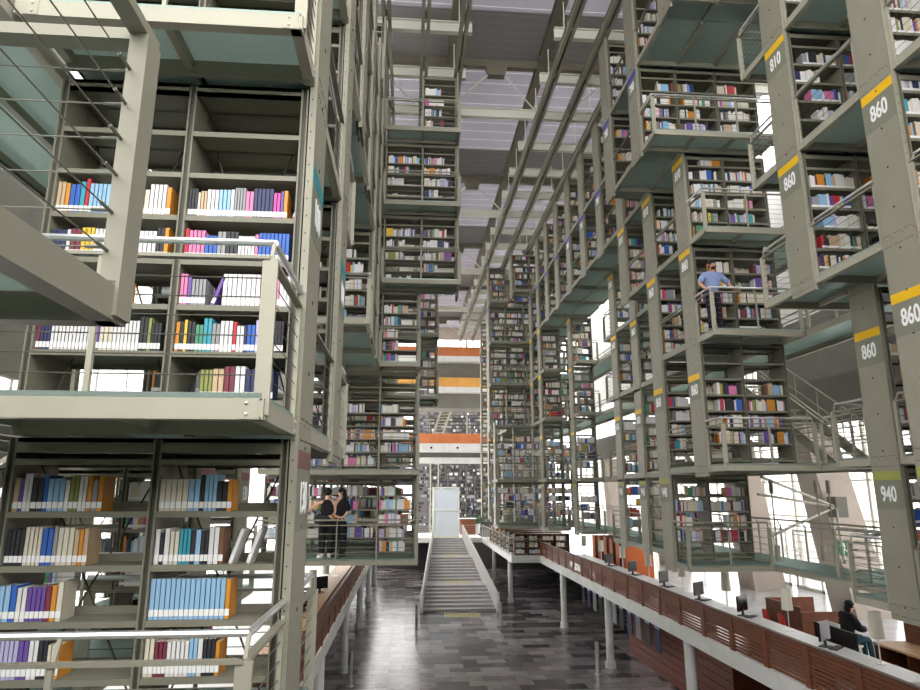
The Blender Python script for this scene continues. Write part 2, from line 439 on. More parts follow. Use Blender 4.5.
def walkway(label, xa, xb, ya, yb, z, detail, group, edge_sides, step=.97):
    """glass floor with steel edge beams; edge_sides names the sides that carry a deep edge beam."""
    if xa > xb: xa, xb = xb, xa
    r = root('glass_walkway', ((xa+xb)/2, (ya+yb)/2, z-.2), label, 'walkway', group)
    g = MB(); g.box(xa+.02, xb-.02, ya+.02, yb-.02, z-.028, z)
    beams = []
    def eb(p, q):
        b = MB(); p = Vector(p); q = Vector(q)
        b.beam(p, q, .02, .115, 0); 
        d = (q-p).normalized(); nrm = Vector((-d.y, d.x, 0)); cen = Vector(((xa+xb)/2, (ya+yb)/2, p.z))
        if (cen-p).dot(nrm) < 0: nrm = -nrm
        for dz in (-.051, .051): b.beam(p+nrm*.035+Vector((0, 0, dz)), q+nrm*.035+Vector((0, 0, dz)), .07, .015, 0)
        if detail:
            for t in (p+d*.09, q-d*.09):
                for dz in (-.03, .03): b.ball(t-nrm*.015+Vector((0, 0, dz)), .011, .011, .011, 1, 6, 4)
            for t in (p+d*.08, q-d*.08): b.beam(t-nrm*.011-d*.05, t-nrm*.011+d*.05, .006, .11, 0)
        return b
    zc = z-.09
    if 'f' in edge_sides: beams.append(eb((xa, ya+.011, zc), (xb, ya+.011, zc)))
    if 'b' in edge_sides: beams.append(eb((xa, yb-.011, zc), (xb, yb-.011, zc)))
    if 'l' in edge_sides: beams.append(eb((xa+.011, ya, zc), (xa+.011, yb, zc)))
    if 'r' in edge_sides: beams.append(eb((xb-.011, ya, zc), (xb-.011, yb, zc)))
    j = []
    n = max(1, round((xb-xa)/step))
    for i in range(n+1):
        x = xa+.06+(xb-xa-.12)*i/n; b = MB(); b.box(x-.03, x+.03, ya+.03, yb-.03, z-.11, z-.03); j.append(b)
    b = MB(); b.box(xa+.03, xb-.03, yb-.09, yb-.05, z-.15, z-.03); j.append(b)
    if detail:
        g.build('glass_floor', 'glass_floor', r)
        for b in beams: b.build('edge_beam', ['steel_pale', 'bolt'], r)
        for b in j: b.build('joist', 'steel', r)
    else:
        b = MB()
        def join(o, off):
            k = len(b.v); b.v.extend(o.v); b.f.extend(tuple(i+k for i in f) for f in o.f); b.m.extend([off]*len(o.f))
        for o in beams+j: join(o, 0)
        join(g, 1)
        o = b.build('glass_walkway', ['steel', 'glass_floor']); tag(o, label, 'walkway', group); bpy.data.objects.remove(r)

def RWORD(T, row):
    if row < 0: return 'camera-side'
    return ORD[[k for k in sorted(T) if k >= 0].index(row)]
def build_side(side):
    T = RT if side == 'R' else LT; Y = YR if side == 'R' else YL; X = xr if side == 'R' else xl; sg = 1 if side == 'R' else -1
    word = 'right' if side == 'R' else 'left'
    for row in sorted(T):
        rw = RWORD(T, row)
        Yc = Y[row]
        # columns
        runs = {}
        lv = sorted(T[row])
        i = 0
        while i < len(lv):
            jx = i
            while jx+1 < len(lv) and lv[jx+1] == lv[jx]+1 and T[row][lv[jx+1]][0] == T[row][lv[i]][0]: jx += 1
            if not (side == 'L' and row == 2 and False): column_run(side, row, T[row][lv[i]][0], lv[i], lv[jx], Yc)
            i = jx+1
        for l in lv:
            c0, c1 = T[row][l]
            tail = '%s stacks, %s row, %s' % (word, rw, LWORD[l])
            bookcase(side, row, l, c0, c1, Yc, 'steel bookcase, '+tail, 'bookcases of the %s stacks' % word)
            if Yc > 45: continue
            z = LV[l]; detail = Yc < 15
            xs = X(c0); xe = X(c1)
            prev = T.get(row-1, {}).get(l); nxt = T.get(row+1, {}).get(l)
            fd = FRONT.get((side, row, l), .8)
            ya = Yc-.3-fd
            has_prev = prev is not None and Yc-Y[row-1] < 2.6
            extra = None
            if has_prev:
                ya = Y[row-1]+.3
                xp = X(prev[0])
                if sg*(xp-xs) > .5: extra = (xs, xp)       # this row reaches further into the hall
            if row == -1: ya = Yc-1.8; has_prev = True
            yb = Yc-.3; yc = Yc+.3
            inn = 'l' if side == 'R' else 'r'
            g1 = 'glass walkways of the %s stacks' % word; g2 = 'railings of the %s stacks' % word
            if extra:
                walkway('glass walkway jutting into the hall, '+tail, extra[0], extra[1], Yc-1.05, yb, z, detail, g1, inn+'f')
                railing('railing of the jutting walkway, '+tail, [(xs+sg*.04, Yc-.32), (xs+sg*.04, Yc-1.02), (extra[1], Yc-1.02)], z, detail, sg, g2, (0, 1))
                if sg*(xe-extra[1]) > .3: walkway('glass walkway between rows, '+tail, extra[1], xe, ya, yb, z, detail, g1, inn)
                railing('hall side railing, '+tail, [(extra[1]+sg*.04, ya+.02), (extra[1]+sg*.04, Yc-1.1)], z, detail, sg, g2, (sg, 0))
            elif has_prev:
                walkway('glass walkway between rows, '+tail, xs+sg*.02, xe, ya, yb, z, detail, g1, inn)
                railing('hall side railing, '+tail, [(xs+sg*.04, Yc-.32), (xs+sg*.04, ya+.02)], z, detail, sg, g2, (sg, 0))
            else:
                walkway('glass walkway in front of the shelves, '+tail, xs+sg*.02, xe, ya, yb, z, detail, g1, inn+'f')
                railing('corner railing in front of the shelves, '+tail, [(xs+sg*.04, Yc-.32), (xs+sg*.04, ya+.04), (xe, ya+.04)], z, detail, sg, g2, (0, 1))
            if nxt is None and Yc < 34:
                walkway('glass walkway behind the shelves, '+tail, xs+sg*.02, xe, yc, yc+.85, z, detail, g1, inn+'b')
                railing('railing behind the shelves, '+tail, [(xs+sg*.04, yc+.02), (xs+sg*.04, yc+.81), (xe, yc+.81)], z, Yc < 13, sg, g2, (0, -1))
build_side('R'); build_side('L')
tag(bx('glass_walkway', xl(-1)+.02-.04, xl(0), YL[6]-.3, YL[6]+.3, LV[5]-.03, LV[5], 'glass_floor'), 'glass floor strip of the empty bay at the top of the jutting left stack', 'walkway')

# ------------------------------------------------------------------ near books, one object each
RUNS = {
 (1, 4, 0): 'black 3,cream 1,tan 2,white 3,light blue 3,white 1,grey 4,pink 2,navy 5,magenta 2,purple 1,orange 1,red 1t',
 (1, 4, 1): 'tan 2,orange 1,blue 2,teal 1,red 1T,light blue 5,cream 3,white 4,cream 2,white 4,orange 1',
 (1, 3, 0): 'red 1,pink 4,blue 3,grey 2,black 3,white 5,pink 1,blue 8',
 (1, 3, 1): 'navy 3,white 1,maroon 2,yellow 3,white 8,cream 3,white 4,black 2,orange 1',
 (1, 2, 0): 'pink 2,purple 1,grey 4,purple 1t,white 8,red 1,blue 3,pink 1,white 4,blue 1',
 (1, 2, 1): 'white 6,cream 4,white 4,black 1,blue 2,orange 2',
 (1, 1, 0): 'orange 1,black 1,yellow 1,black 2,green 2,teal 2,grey 2,white 3,red 1,white 2,navy 1,blue 2,lavender 2,pink 1,black 6',
 (1, 1, 1): 'maroon 1,navy 3,white 11,purple 2,cream 3,white 7,black 2,olive 1,black 3',
 (1, 0, 0): 'olive 3,tan 2,maroon 2,white 2,navy 5',
 (0, 4, 0): 'cream 5,light blue 2,black 1,light blue 3,black 2,orange 1',
 (0, 4, 1): 'tan 1,purple 1,white 2,black 2,blue 1,light blue 3,white 1,olive 2,white 2,orange 1,grey 1,orange 1',
 (0, 3, 0): 'white 1,black 1,white 1,cream 2,teal 3,black 1,light blue 1,black 2,white 2,brown 1,white 2t',
 (0, 3, 1): 'black 4,cream 4,blue 2,grey 1,cream 3,tan 1,orange 1,tan 1',
 (0, 2, 0): 'light blue 15,orange 1', (0, 2, 1): 'light blue 2,blue 1,white 2,purple 4,maroon 1,orange 1,cream 1',
 (0, 1, 0): 'cream 2,maroon 3,white 5,light blue 2,white 1,black 3,orange 1', (0, 1, 1): 'lavender 6,purple 2,white 2,black 2,cream 2,orange 1'}
SHELFW = {0: 'lowest', 1: 'second', 2: 'third', 3: 'fourth', 4: 'fifth'}
def near_books():
    rng = random.Random(3)
    y0 = YL[0]-.29
    for (lev, k, bay), runs in RUNS.items():
        z = LV[lev]+.1+.345*k
        lo = xl(bay+1)+.032+(0 if bay else 0); hi = xl(bay)-.032-(.09 if bay == 0 else 0)
        if lev == 0 and bay == 1: lo = xl(2)+.032
        items = []
        for t in runs.split(','):
            c, n = t.rsplit(' ', 1); tilt = n[-1] if n[-1] in 'tT' else ''; n = int(n.rstrip('tT'))
            w = rng.uniform(.021, .032); h = rng.uniform(.2, .255)
            for q in range(n): items.append((c, w*rng.uniform(.95, 1.05), h, tilt))
        tot = sum(i[1] for i in items)
        room = (hi-lo) if lev == 1 else (hi-lo)*.68
        sc = min(1.25, room/tot*.96)
        x = lo; cnt = 0
        word = 'upper' if lev == 1 else 'lower'; bw = 'right' if bay == 0 else 'left'
        for c, w, h, tilt in items:
            w *= sc; cnt += 1
            if tilt: w *= .8
            if lev == 1 and k == 0 and cnt == 1: x = lo+.2
            r = root('book', (x, y0+.03, z), '%s book, %s from left, %s shelf, %s bay, %s nearest left bookcase' % (c, 'first' if cnt == 1 else (ORD+['late']*20)[cnt-1], SHELFW[k], bw, word), 'book', 'books on the nearest left shelves')
            bm = 'book_'+c.replace(' ', '_'); d = .18; a, b_ = x, x+w*.97; yy = y0+.03
            hh = h if tilt != 'T' else .28
            b = MB(); b.box(a, a+.0025, yy, yy+d, z, z+hh); b.box(b_-.0025, b_, yy, yy+d, z, z+hh); b.box(a, b_, yy, yy+.003, z, z+hh)
            o = b.build('cover', bm, r)
            b2 = MB(); b2.box(a+.0026, b_-.0026, yy+.004, yy+d-.004, z+.003, z+hh-.003); o2 = b2.build('pages', 'page', r)
            b3 = MB(); b3.box(a+.001, b_-.001, yy-.0012, yy-.0002, z+.02, z+.062); o3 = b3.build('spine_label', 'white', r)
            if tilt == 't': r.rotation_euler = (0, .32, 0); r.location.x += .035; r.location.z += .008; x += .09
            x += w
near_books()
tag(BK.build('shelved_books', BM), 'all the smaller rows of mixed coloured books on the distant shelves', 'books', None, 'stuff')

# ------------------------------------------------------------------ upper beams and roof
for X_, nm in ((xr(0), 'at the right column line'), (xr(-1), 'one bay inside the right columns'), (xr(-2), 'two bays inside the right columns'),
               (xl(0), 'at the left column line'), (xl(-1), 'one bay inside the left columns'), (xl(-2), 'two bays inside the left columns')):
    b = MB()
    for s in (-.075, .075): b.ibeam((X_+s, 8 if X_ > 2 else 10, 12.42), (X_+s, 53.5, 12.42), .09, .26)
    for k in range(24):
        y = 9.43+2.085*k-.5
        if y < 53: b.box(X_-.12, X_+.12, y-.06, y+.06, 12.3, 12.56)
    tag(b.build('hanger_beam', 'steel'), 'long double steel beam under the roof running away %s' % nm, 'beam', 'long double beams under the roof')
TR = [19.2+8.34*k for k in range(-1, 5)]
for k in range(2, 22):
    y = YR[k]+.3
    if y > 53: break
    full = (k-6) % 4 == 0
    segs = [(-5, 12, 'spanning the whole hall')] if full else [(3.98, 12, 'on the right side'), (-5, 1.62, 'on the left side')]
    for xa, xb, nm in segs:
        b = MB(); b.ibeam((xa, y, 12.78), (xb, y, 12.78), .16, .34, 0, .025)
        for x in ([1.25, 4.28, 6.22, -.72] if full else ([4.28, 6.22] if xa > 0 else [1.25, -.72])):
            b.tube((x, y, 12.9), (x, y, 14.25), .018, 5)
        tag(b.build('cross_beam', 'white_steel'), 'white steel cross beam over the %s row, %s' % (ORD[k], nm), 'beam', 'white cross beams under the roof')
for X_, nm in ((1.25, 'left'), (4.28, 'right'), (10.0, 'far right'), (-4.5, 'far left')):
    b = MB(); b.ibeam((X_, 6, 14.02), (X_, 53.5, 14.02), .3, .34)
    tag(b.build('roof_girder', 'roof_steel'), 'brown grey roof girder running lengthwise on the %s of the hall' % nm, 'girder')
for k, yt in enumerate(TR):
    b = MB(); b.beam((-7, yt, 14.02), (13, yt, 14.02), .22, .3)
    r = root('roof_truss', (3, yt, 13.87), 'dark roof truss across the hall with bracket and tie rods, %s from camera' % ORD[k], 'truss', 'roof trusses')
    b.build('beam', 'roof_steel', r)
    for xc in (2.75, 6.9, -1.4):
        b = MB(); b.hexa([(xc-.28, yt-.14, 13.55), (xc+.28, yt-.14, 13.55), (xc+.28, yt+.14, 13.55), (xc-.28, yt+.14, 13.55), (xc-.38, yt-.14, 13.95), (xc+.38, yt-.14, 13.95), (xc+.38, yt+.14, 13.95), (xc-.38, yt+.14, 13.95)])
        b.build('bracket', 'roof_steel', r)
        for s in (-1, 1):
            b = MB(); q = Vector((xc+s*1.5, yt+1.0, 12.98)); b.tube((xc+s*.3, yt, 13.6), q, .03, 6); b.ball(q, .09, .09, .09); b.box(q.x-.2, q.x+.2, q.y-.06, q.y+.06, 12.9, 13.0)
            b.build('tie_rod', 'white_steel', r)
for k, yt in enumerate([TR[0]-8.34*2, TR[0]-8.34]+TR):
    b = MB(); y1 = yt+6.3; y2 = yt+8.34
    b.hexa([(-7, yt, 14.4), (13, yt, 14.4), (13, y1, 14.4), (-7, y1, 14.4), (-7, yt, 14.5), (13, yt, 14.5), (13, y1, 14.5), (-7, y1, 14.5)], 0)
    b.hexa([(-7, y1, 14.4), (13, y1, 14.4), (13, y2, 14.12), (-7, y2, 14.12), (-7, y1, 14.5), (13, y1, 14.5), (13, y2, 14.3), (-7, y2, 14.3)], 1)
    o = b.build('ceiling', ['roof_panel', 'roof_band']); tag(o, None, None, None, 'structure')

# ------------------------------------------------------------------ hall floor, balconies, stair, end
ZG, ZB, ZS = -6.65, -3.72, -4.1
o = bx('floor', -16, 16, -6.2, 78, ZG-.2, ZG, 'slate'); tag(o, kind='structure')
XB = 7.8
def slab(name, x0, x1, y0, y1):
    o = bx(name, x0, x1, y0, y1, ZS, ZB, ['concrete']); tag(o, kind='structure'); return o
slab('floor_right_edge', XB-.05, XB+.35, 8.0, 38.9)
o = bx('floor_right', XB+.35, 15.5, 8.0, 60, ZS, ZB, 'pale_floor'); tag(o, kind='structure')
slab('floor_right_end', 6.08, XB+.35, 38.9, 54.5)
slab('floor_left', -9, -1.98, 8.0, 54.5)
slab('floor_end', -1.98, 6.08, 54.0, 60)
def wood_rail(x, y0, y1, label, sg):
    r = root('wooden_parapet', (x, (y0+y1)/2, ZB), label, 'parapet', 'slatted wooden parapets')
    n = round((y1-y0)/1.5); s = (y1-y0)/n
    for i in range(n+1):
        b = MB(); y = y0+s*i; b.box(x-.03, x+.03, y-.09, y+.09, ZB, ZB+.77); b.build('post', 'wood', r)
    b = MB()
    for k in range(10):
        z = ZB+.03+k*.075
        b.box(x-.012, x+.012, y0, y1, z, z+.052)
    b.build('slats', 'wood', r)
    b = MB(); b.box(x+.01, x+.03, y0, y1, ZB+.45, ZB+.77); b.build('board', 'wood', r)
    b = MB(); b.box(x-.05, x+.05, y0, y1, ZB+.77, ZB+.8); b.build('cap_rail', 'wood_dark', r)
wood_rail(XB, 8.5, 38.9, 'long slatted brown wooden parapet along the right balcony edge', 1)
wood_rail(-2.03, 8.5, 44, 'long slatted brown wooden parapet along the left balcony edge', -1)
for sgn, X_, ys in ((1, XB+.12, (11.4, 18.95, 26.5, 34.05, 41.6, 49.1)), (-1, -2.25, (11.4, 18.95, 26.6, 34.6, 42.6, 50))):
    for i, y in enumerate(ys):
        xx = X_ if not (sgn > 0 and y > 38.9) else 6.4
        b = MB(); b.tube((xx, y, ZG), (xx, y, ZS), .15, 14); b.tube((xx, y, ZG), (xx, y, ZG+.22), .21, 14)
        tag(b.build('round_column', 'concrete', None, False), '%s round grey column from the camera holding up the %s balcony' % (ORD[i], 'right' if sgn > 0 else 'left'), 'column', 'round columns under the balconies')
# basement walls below the balconies; the right one is added to block outside light
o = bx('light_blocker_right_lower', 13, 13.2, 5, 60, ZG, ZS-.02, 'basement'); tag(o, kind='structure')
o = bx('wall_left_lower', -8, -7.8, 5, 60, ZG, ZS-.02, 'basement'); tag(o, kind='structure')
o = bx('wall_end_lower', -9, 15, 59.5, 59.8, ZG, ZS-.02, 'basement'); tag(o, kind='structure')
b = MB(); b.box(9.4, 12.6, 19.5, 28.5, ZG, ZS-.05)
for k in range(10): b.box(9.37, 9.4, 19.5, 28.5, ZG+.02+.25*k, ZG+.24+.25*k)
tag(b.build('wooden_kiosk', 'wood_red'), 'dark red wooden room box under the right balcony', 'kiosk')
for i in range(11):
    y = 24.0+i*1.0
    b = MB(); b.box(9.0, 9.03, y, y+.55, ZS-1.5, ZS-.15); b.box(9.0, 9.04, y-.02, y+.57, ZS-.16, ZS-.13)
    b.box(8.99, 9.0, y+.05, y+.5, ZS-.75, ZS-.3, 1)
    tag(b.build('hanging_banner', [['book_navy', 'black', 'book_grey'][i % 3], 'book_light_blue']), '%s banner from the camera hanging in shade under the right balcony' % ORD[i], 'banner', 'banners under the right balcony')
# stair
YB0, YT0 = 38.7, 54.0
def sx(t): return (.98+(2.2-.98)*t, 5.12+(4.42-5.12)*t)
r = root('stone_stair', (3, YB0, ZG), 'long grey stone stair rising from the hall floor to the far landing', 'stair')
N = 22; b = MB(); flights = [(0, 7), (7, 15), (15, 22)]
yy = YB0; rise = (ZB-ZG)/N; run = []
tot = YT0-YB0; land = 1.5; tread = (tot-2*land)/N
for i in range(N):
    zt = ZG+rise*(i+1); y0 = yy; yy += tread
    if i+1 in (7, 15): yy += land
    t0 = (y0-YB0)/tot; t1 = (yy-YB0)/tot
    (a0, c0), (a1, c1) = sx(t0), sx(t1)
    b.hexa([(a0, y0, zt-.35 if i > 1 else ZG), (c0, y0, zt-.35 if i > 1 else ZG), (c1, yy, zt-.35 if i > 1 else ZG), (a1, yy, zt-.35 if i > 1 else ZG), (a0, y0-.03, zt), (c0, y0-.03, zt), (c1, yy, zt), (a1, yy, zt)])
    run.append((y0, yy, zt))
b.build('steps', 'stair', r)
for side_, lab in ((0, 'left'), (1, 'right')):
    b = MB(); s = -1 if side_ == 0 else 1
    p0 = Vector((sx(0)[side_]+s*.07, YB0-.2, ZG)); p1 = Vector((sx(1)[side_]+s*.07, YT0, ZB))
    def q(p, dx, dz): return (p.x+dx, p.y, p.z+dz)
    b.hexa([q(p0, -.05, -.0), q(p0, .05, -.0), q(p1, .05, -.3), q(p1, -.05, -.3), q(p0, -.05, 1.0), q(p0, .05, 1.0), q(p1, .05, 1.0), q(p1, -.05, 1.0)])
    b.build('parapet', 'parapet', r)
    b = MB(); b.box(p0.x-.09, p0.x+.09, p0.y-.12, p0.y, ZG, ZG+1.02); b.build('newel', 'white', r)
for (y, z, w) in ((YB0-1.6, ZG, 1.0), (run[6][1]-.95, run[6][2], .8), (run[14][1]-.95, run[14][2], .65), (YT0+.2, ZB, 1.0)):
    cx = 3.15 if z < -6 else 3.3
    b = MB()
    for i in range(14):
        for j in range(3): b.box(cx-w+2*w*i/14, cx-w+2*w*(i+.6)/14, y+.4*j, y+.4*j+.24, z+.001, z+.012)
    b.build('tactile_strip', 'tactile', r)
for i, (x, y, w) in enumerate(((.58, 34.4, 'left of the stair foot'), (4.8, 34.6, 'right of the stair foot'), (7.15, 25.6, 'by the right balcony columns'), (-1.85, 24.8, 'by the left balcony columns'))):
    b = MB(); b.tube((x, y, ZG), (x, y, ZG+1.1), .075, 12); b.tube((x, y, ZG), (x, y, ZG+.03), .13, 12); b.ball((x, y, ZG+1.1), .075, .075, .03)
    tag(b.build('bollard', 'stainless'), 'polished steel bollard on the dark floor %s' % w, 'bollard', 'steel bollards')
# landing glass box
r = root('glass_enclosure', (3.2, 55.6, ZB), 'pale glass enclosure with white frame at the head of the stair', 'glass box')
b = MB()
for x in (2.2, 4.25):
    for y in (54.7, 56.4): b.box(x-.05, x+.05, y-.05, y+.05, ZB, ZB+3.95)
for z in (ZB+.04, ZB+2.1, ZB+3.9):
    for y in (54.7, 56.4): b.box(2.2, 4.25, y-.05, y+.05, z-.06, z+.06)
    for x in (2.2, 4.25): b.box(x-.05, x+.05, 54.7, 56.4, z-.06, z+.06)
b.build('frame', 'white_steel', r)
for y in (54.72, 56.38): bx('glass_pane', 2.27, 4.18, y-.008, y+.008, ZB+.12, ZB+3.8, 'glass_box', r)
for x in (2.22, 4.23): bx('glass_pane', x-.008, x+.008, 54.78, 56.32, ZB+.12, ZB+3.8, 'glass_box', r)
b = MB()
for k in range(5): b.box(2.35+.35*k, 2.42+.35*k, 55.5, 55.56, ZB, ZB+2.0)
b.build('inner_posts', 'steel', r)
def light_rail(pts, z, label, h=.95, group='thin metal railings at the far landing'):
    b = MB()
    for i in range(len(pts)-1):
        a = Vector((*pts[i], 0)); c = Vector((*pts[i+1], 0)); n = max(1, round((c-a).length/1.2))
        for k in range(n+1):
            p = a.lerp(c, k/n); b.beam((p.x, p.y, z), (p.x, p.y, z+h), .05, .03, 0, (0, 1, 0))
        b.beam((a.x, a.y, z+h), (c.x, c.y, z+h), .06, .04)
        for k in range(5): b.tube((a.x, a.y, z+.15+k*.16), (c.x, c.y, z+.15+k*.16), .008, 4, cap=False)
    tag(b.build('railing', 'steel_pale'), label, 'railing', group)
light_rail([(XB, 38.95), (6.12, 38.95), (6.12, 54)], ZB, 'steel railing around the projecting end of right balcony')
light_rail([(6.12, 54.05), (4.5, 54.05)], ZB, 'short steel railing right of the stair head')
light_rail([(2.1, 54.05), (-2, 54.05)], ZB, 'short steel railing left of the stair head')
# low brown bookcases on the projecting balcony
for i in range(7):
    y = 39.6+i*1.9; b = MB(); x0, x1 = 6.35, 9.6
    r = root('wooden_bookcase', ((x0+x1)/2, y, ZB), 'low brown wooden bookcase on the right balcony end, %s from the camera' % ORD[i], 'bookcase', 'low wooden bookcases on the right balcony')
    b.box(x0, x1, y, y+.04, ZB, ZB+1.2)
    for k in range(4): b.box(x0, x1, y-.3, y+.3, ZB+.05+.37*k, ZB+.09+.37*k)
    for k in range(5): x = x0+(x1-x0)*k/4; b.box(x-.02, x+.02, y-.3, y+.3, ZB, ZB+1.2)
    b.build('carcass', 'wood_dark', r)
    b = MB(); pal = [M['book_white'], M['book_cream'], M['book_orange'], M['book_light_blue'], M['book_tan']]
    for k in range(3):
        for j in range(4):
            x = x0+(x1-x0)*j/4+.04
            while x < x0+(x1-x0)*(j+random.uniform(.6, 1))/4-.09:
                w = random.uniform(.04, .09); b.box(x, x+w*.95, y-.27, y-.08, ZB+.09+.37*k, ZB+.09+.37*k+random.uniform(.18, .26), random.choices(range(5), [5, 3, 1, 1, 1])[0]); x += w
    tag(b.build('shelved_books', pal, r), kind='stuff')
# end bridges
def bridge(z0, zs0, m, label, dark=None):
    r = root('bridge', (3, 54, zs0), label, 'bridge')
    b = MB(); b.box(-2, 9, 53.4, 53.5, z0, z0+.8)
    for k in range(4): b.box(-2+2.75*k-.01, -2+2.75*k+.01, 53.39, 53.4, z0, z0+.8, 0)
    b.build('parapet', m, r)
    b2 = MB(); b2.box(-2, 9, 53.3, 57, zs0, z0); b2.build('deck', 'concrete', r)
    return r
r = bridge(3.7, 2.98, 'wood_orange', 'lowest bridge across the hall end with orange wooden parapet')
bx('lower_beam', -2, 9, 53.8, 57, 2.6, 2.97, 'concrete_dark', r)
bx('lintel', -2, 7.4, 53.5, 53.9, 2.1, 2.58, 'concrete', r)
for x in (1.9, 4.05):
    b = MB(); b.ball((x, 53.28, 3.35), .09, .05, .09); b.build('spotlight', 'black', r)
r = bridge(8.36, 7.95, 'wood_amber', 'middle bridge across the hall end with amber wooden parapet')
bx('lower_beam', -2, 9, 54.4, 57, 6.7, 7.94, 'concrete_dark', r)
r = bridge(10.98, 10.5, 'wood_orange', 'top bridge across the hall end below bright windows')
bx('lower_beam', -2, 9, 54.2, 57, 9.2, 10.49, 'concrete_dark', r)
o = bx('wall_end', -7, 12, 57.2, 57.5, 13.3, 14.6, 'concrete_warm'); tag(o, kind='structure')
b = MB()
for k in range(14): b.box(-5+1.2*k-.04, -5+1.2*k+.04, 57.2, 57.3, 11, 13.3)
for z in (12.3,): b.box(-5, 11, 57.2, 57.3, z-.03, z+.03)
o = b.build('window_1', 'white_steel'); tag(o, kind='structure'); o2 = bx('pane', -5, 11, 57.24, 57.26, 11, 13.3, 'pane', o)
b = MB(); b.box(7.0, 7.2, 53.5, 53.75, ZB, 2.1); tag(b.build('door_frame', 'white_steel'), 'white upright beside the glass screen at the hall end', 'frame')
bx_ = bx('glass_screen', 7.3, 8.0, 53.6, 53.64, ZB, 2.1, 'glass_box'); tag(bx_, 'narrow glass screen beside the white upright at hall end', 'glass screen')
for X_, w in ((6.3, 'right'), (3.9, 'centre')):
    b = MB(); b.tube((X_ if w == 'right' else 5.05, 56, 3.7 if w == 'right' else 3.7), (X_ if w == 'right' else 5.05, 56, 13), .07, 8)
    tag(b.build('thin_post', 'steel'), 'thin tall steel post behind the bridges on the %s' % w, 'post')
# far hall beyond the bridges
FB = MB()
o = bx('wall_far', 1.2, 16, 74, 74.2, ZG, 14.5, 'grey_wall'); tag(o, kind='structure')
o = bx('wall_left_upper', -9.95, -9.8, 5.9, 17, 2.7, 14.5, 'concrete_dark'); tag(o, kind='structure')
o = bx('light_blocker_right', 15.5, 15.7, -6, 7.9, ZG, 14.5, 'concrete_dark'); tag(o, kind='structure')  # added unseen wall shutting out daylight to the right of the camera
o = bx('light_blocker_left', -10.2, -10, -6, 5.9, ZG, 14.5, 'concrete_dark'); tag(o, kind='structure')  # added unseen wall keeping side daylight off the near left stacks
o = bx('light_blocker_back', -16, 16, -6.2, -6, ZG, 3.2, 'concrete_dark'); tag(o, kind='structure')  # added behind the camera to cut frontal light, which enters over its top
for i, (yf, xa, xb, za, zb) in enumerate(((63, 5.6, 11, ZB, 2.3), (66, 2.2, 11, ZB, 7.2), (70, 1.2, 12, ZB, 12))):
    b = MB(); x = xa
    while x <= xb+.01: b.box(x-.03, x+.03, yf-.3, yf+.3, za, zb); x += .97
    z = za+.1
    while z < zb: b.box(xa, xb, yf-.3, yf+.3, z-.035, z); z += .36 
    tag(b.build('steel_bookcase', 'steel_dark'), 'tall shelving wall far beyond the hall end, %s' % ['nearest of three', 'middle of three', 'furthest of three'][i], 'bookcase', 'shelving walls beyond the hall end')
    z = za+.1
    while z < zb-.3:
        x = xa+.05
        while x < xb-.2:
            if random.random() < .55:
                w = random.uniform(.1, .4); FB.box(x, x+w, yf-.27, yf-.05, z, z+random.uniform(.2, .27), random.choice((0, 14, 14, 14, 8, 8, 3)) if random.random() < .6 else 8); x += w
            else: x += random.uniform(.1, .5)
        z += .36
tag(FB.build('shelved_books', BM), 'blurred books on the shelving walls far beyond the hall end', 'books', None, 'stuff')
b = MB()
for s in (0, .9):
    b.beam((2.0+s, 60, 4.2), (3.4+s, 60, 8.2), .06, .22); 
for k in range(14): b.box(2.0+k*.1, 2.9+k*.1, 59.9, 60.2, 4.3+k*.28, 4.34+k*.28)
for x in (2.1, 2.8): b.tube((x, 60, ZB), (x, 60, 4.3), .05, 6)
tag(b.build('steel_stair', 'steel_pale'), 'pale steel stair seen above the lowest bridge', 'stair')

# ------------------------------------------------------------------ outer right side
def window_wall(name, X_, y0, y1, z0, z1, m):
    b = MB(); y = y0
    while y <= y1+.01: b.box(X_-.05, X_+.05, y-.06, y+.06, z0, z1); y += 2.2
    z = z0
    while z <= z1+.01: b.box(X_-.03, X_+.03, y0, y1, z-.03, z+.03); z += 1.35
    o = b.build(name, 'white_steel'); tag(o, kind='structure')
    bx('pane', X_+.06, X_+.08, y0, y1, z0, z1, m, o)
window_wall('window_2', 15.5, 8, 60, ZB, 6.4, 'blind')
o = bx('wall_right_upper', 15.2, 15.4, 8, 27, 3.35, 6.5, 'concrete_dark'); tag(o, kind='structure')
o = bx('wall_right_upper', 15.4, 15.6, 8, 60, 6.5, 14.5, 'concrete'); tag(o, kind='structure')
window_wall('window_3', -10, 6, 60, ZB, 14.2, 'blind')
for i, (x, y, dx, dy) in enumerate(((13.9, 20.0, -1.1, 0), (13.8, 25.6, -.4, .4), (13.8, 34, -.4, .4), (13.8, 42.4, -.4, .4))):
    b = MB(); w, d = .62, 1.0
    b.hexa([(x-w, y-d*.6, ZB), (x+w, y-d*.6, ZB), (x+w, y+d*.6, ZB), (x-w, y+d*.6, ZB), (x+dx-w*.8, y+dy-d*.5, 1.98), (x+dx+w*.8, y+dy-d*.5, 1.98), (x+dx+w*.8, y+dy+d*.5, 1.98), (x+dx-w*.8, y+dy+d*.5, 1.98)])
    tag(b.build('concrete_pier', 'concrete_warm'), '%s leaning concrete pier from the camera beside the right windows' % ORD[i], 'pier', 'leaning concrete piers by the right windows')
b = MB(); b.box(12.6, 13.2, 9, 54, 2.0, 3.3); b.box(13.2, 15.4, 9, 54, 3.0, 3.3)
tag(b.build('concrete_gallery', 'concrete_dark'), 'grey concrete gallery beam along the right outer side', 'beam')
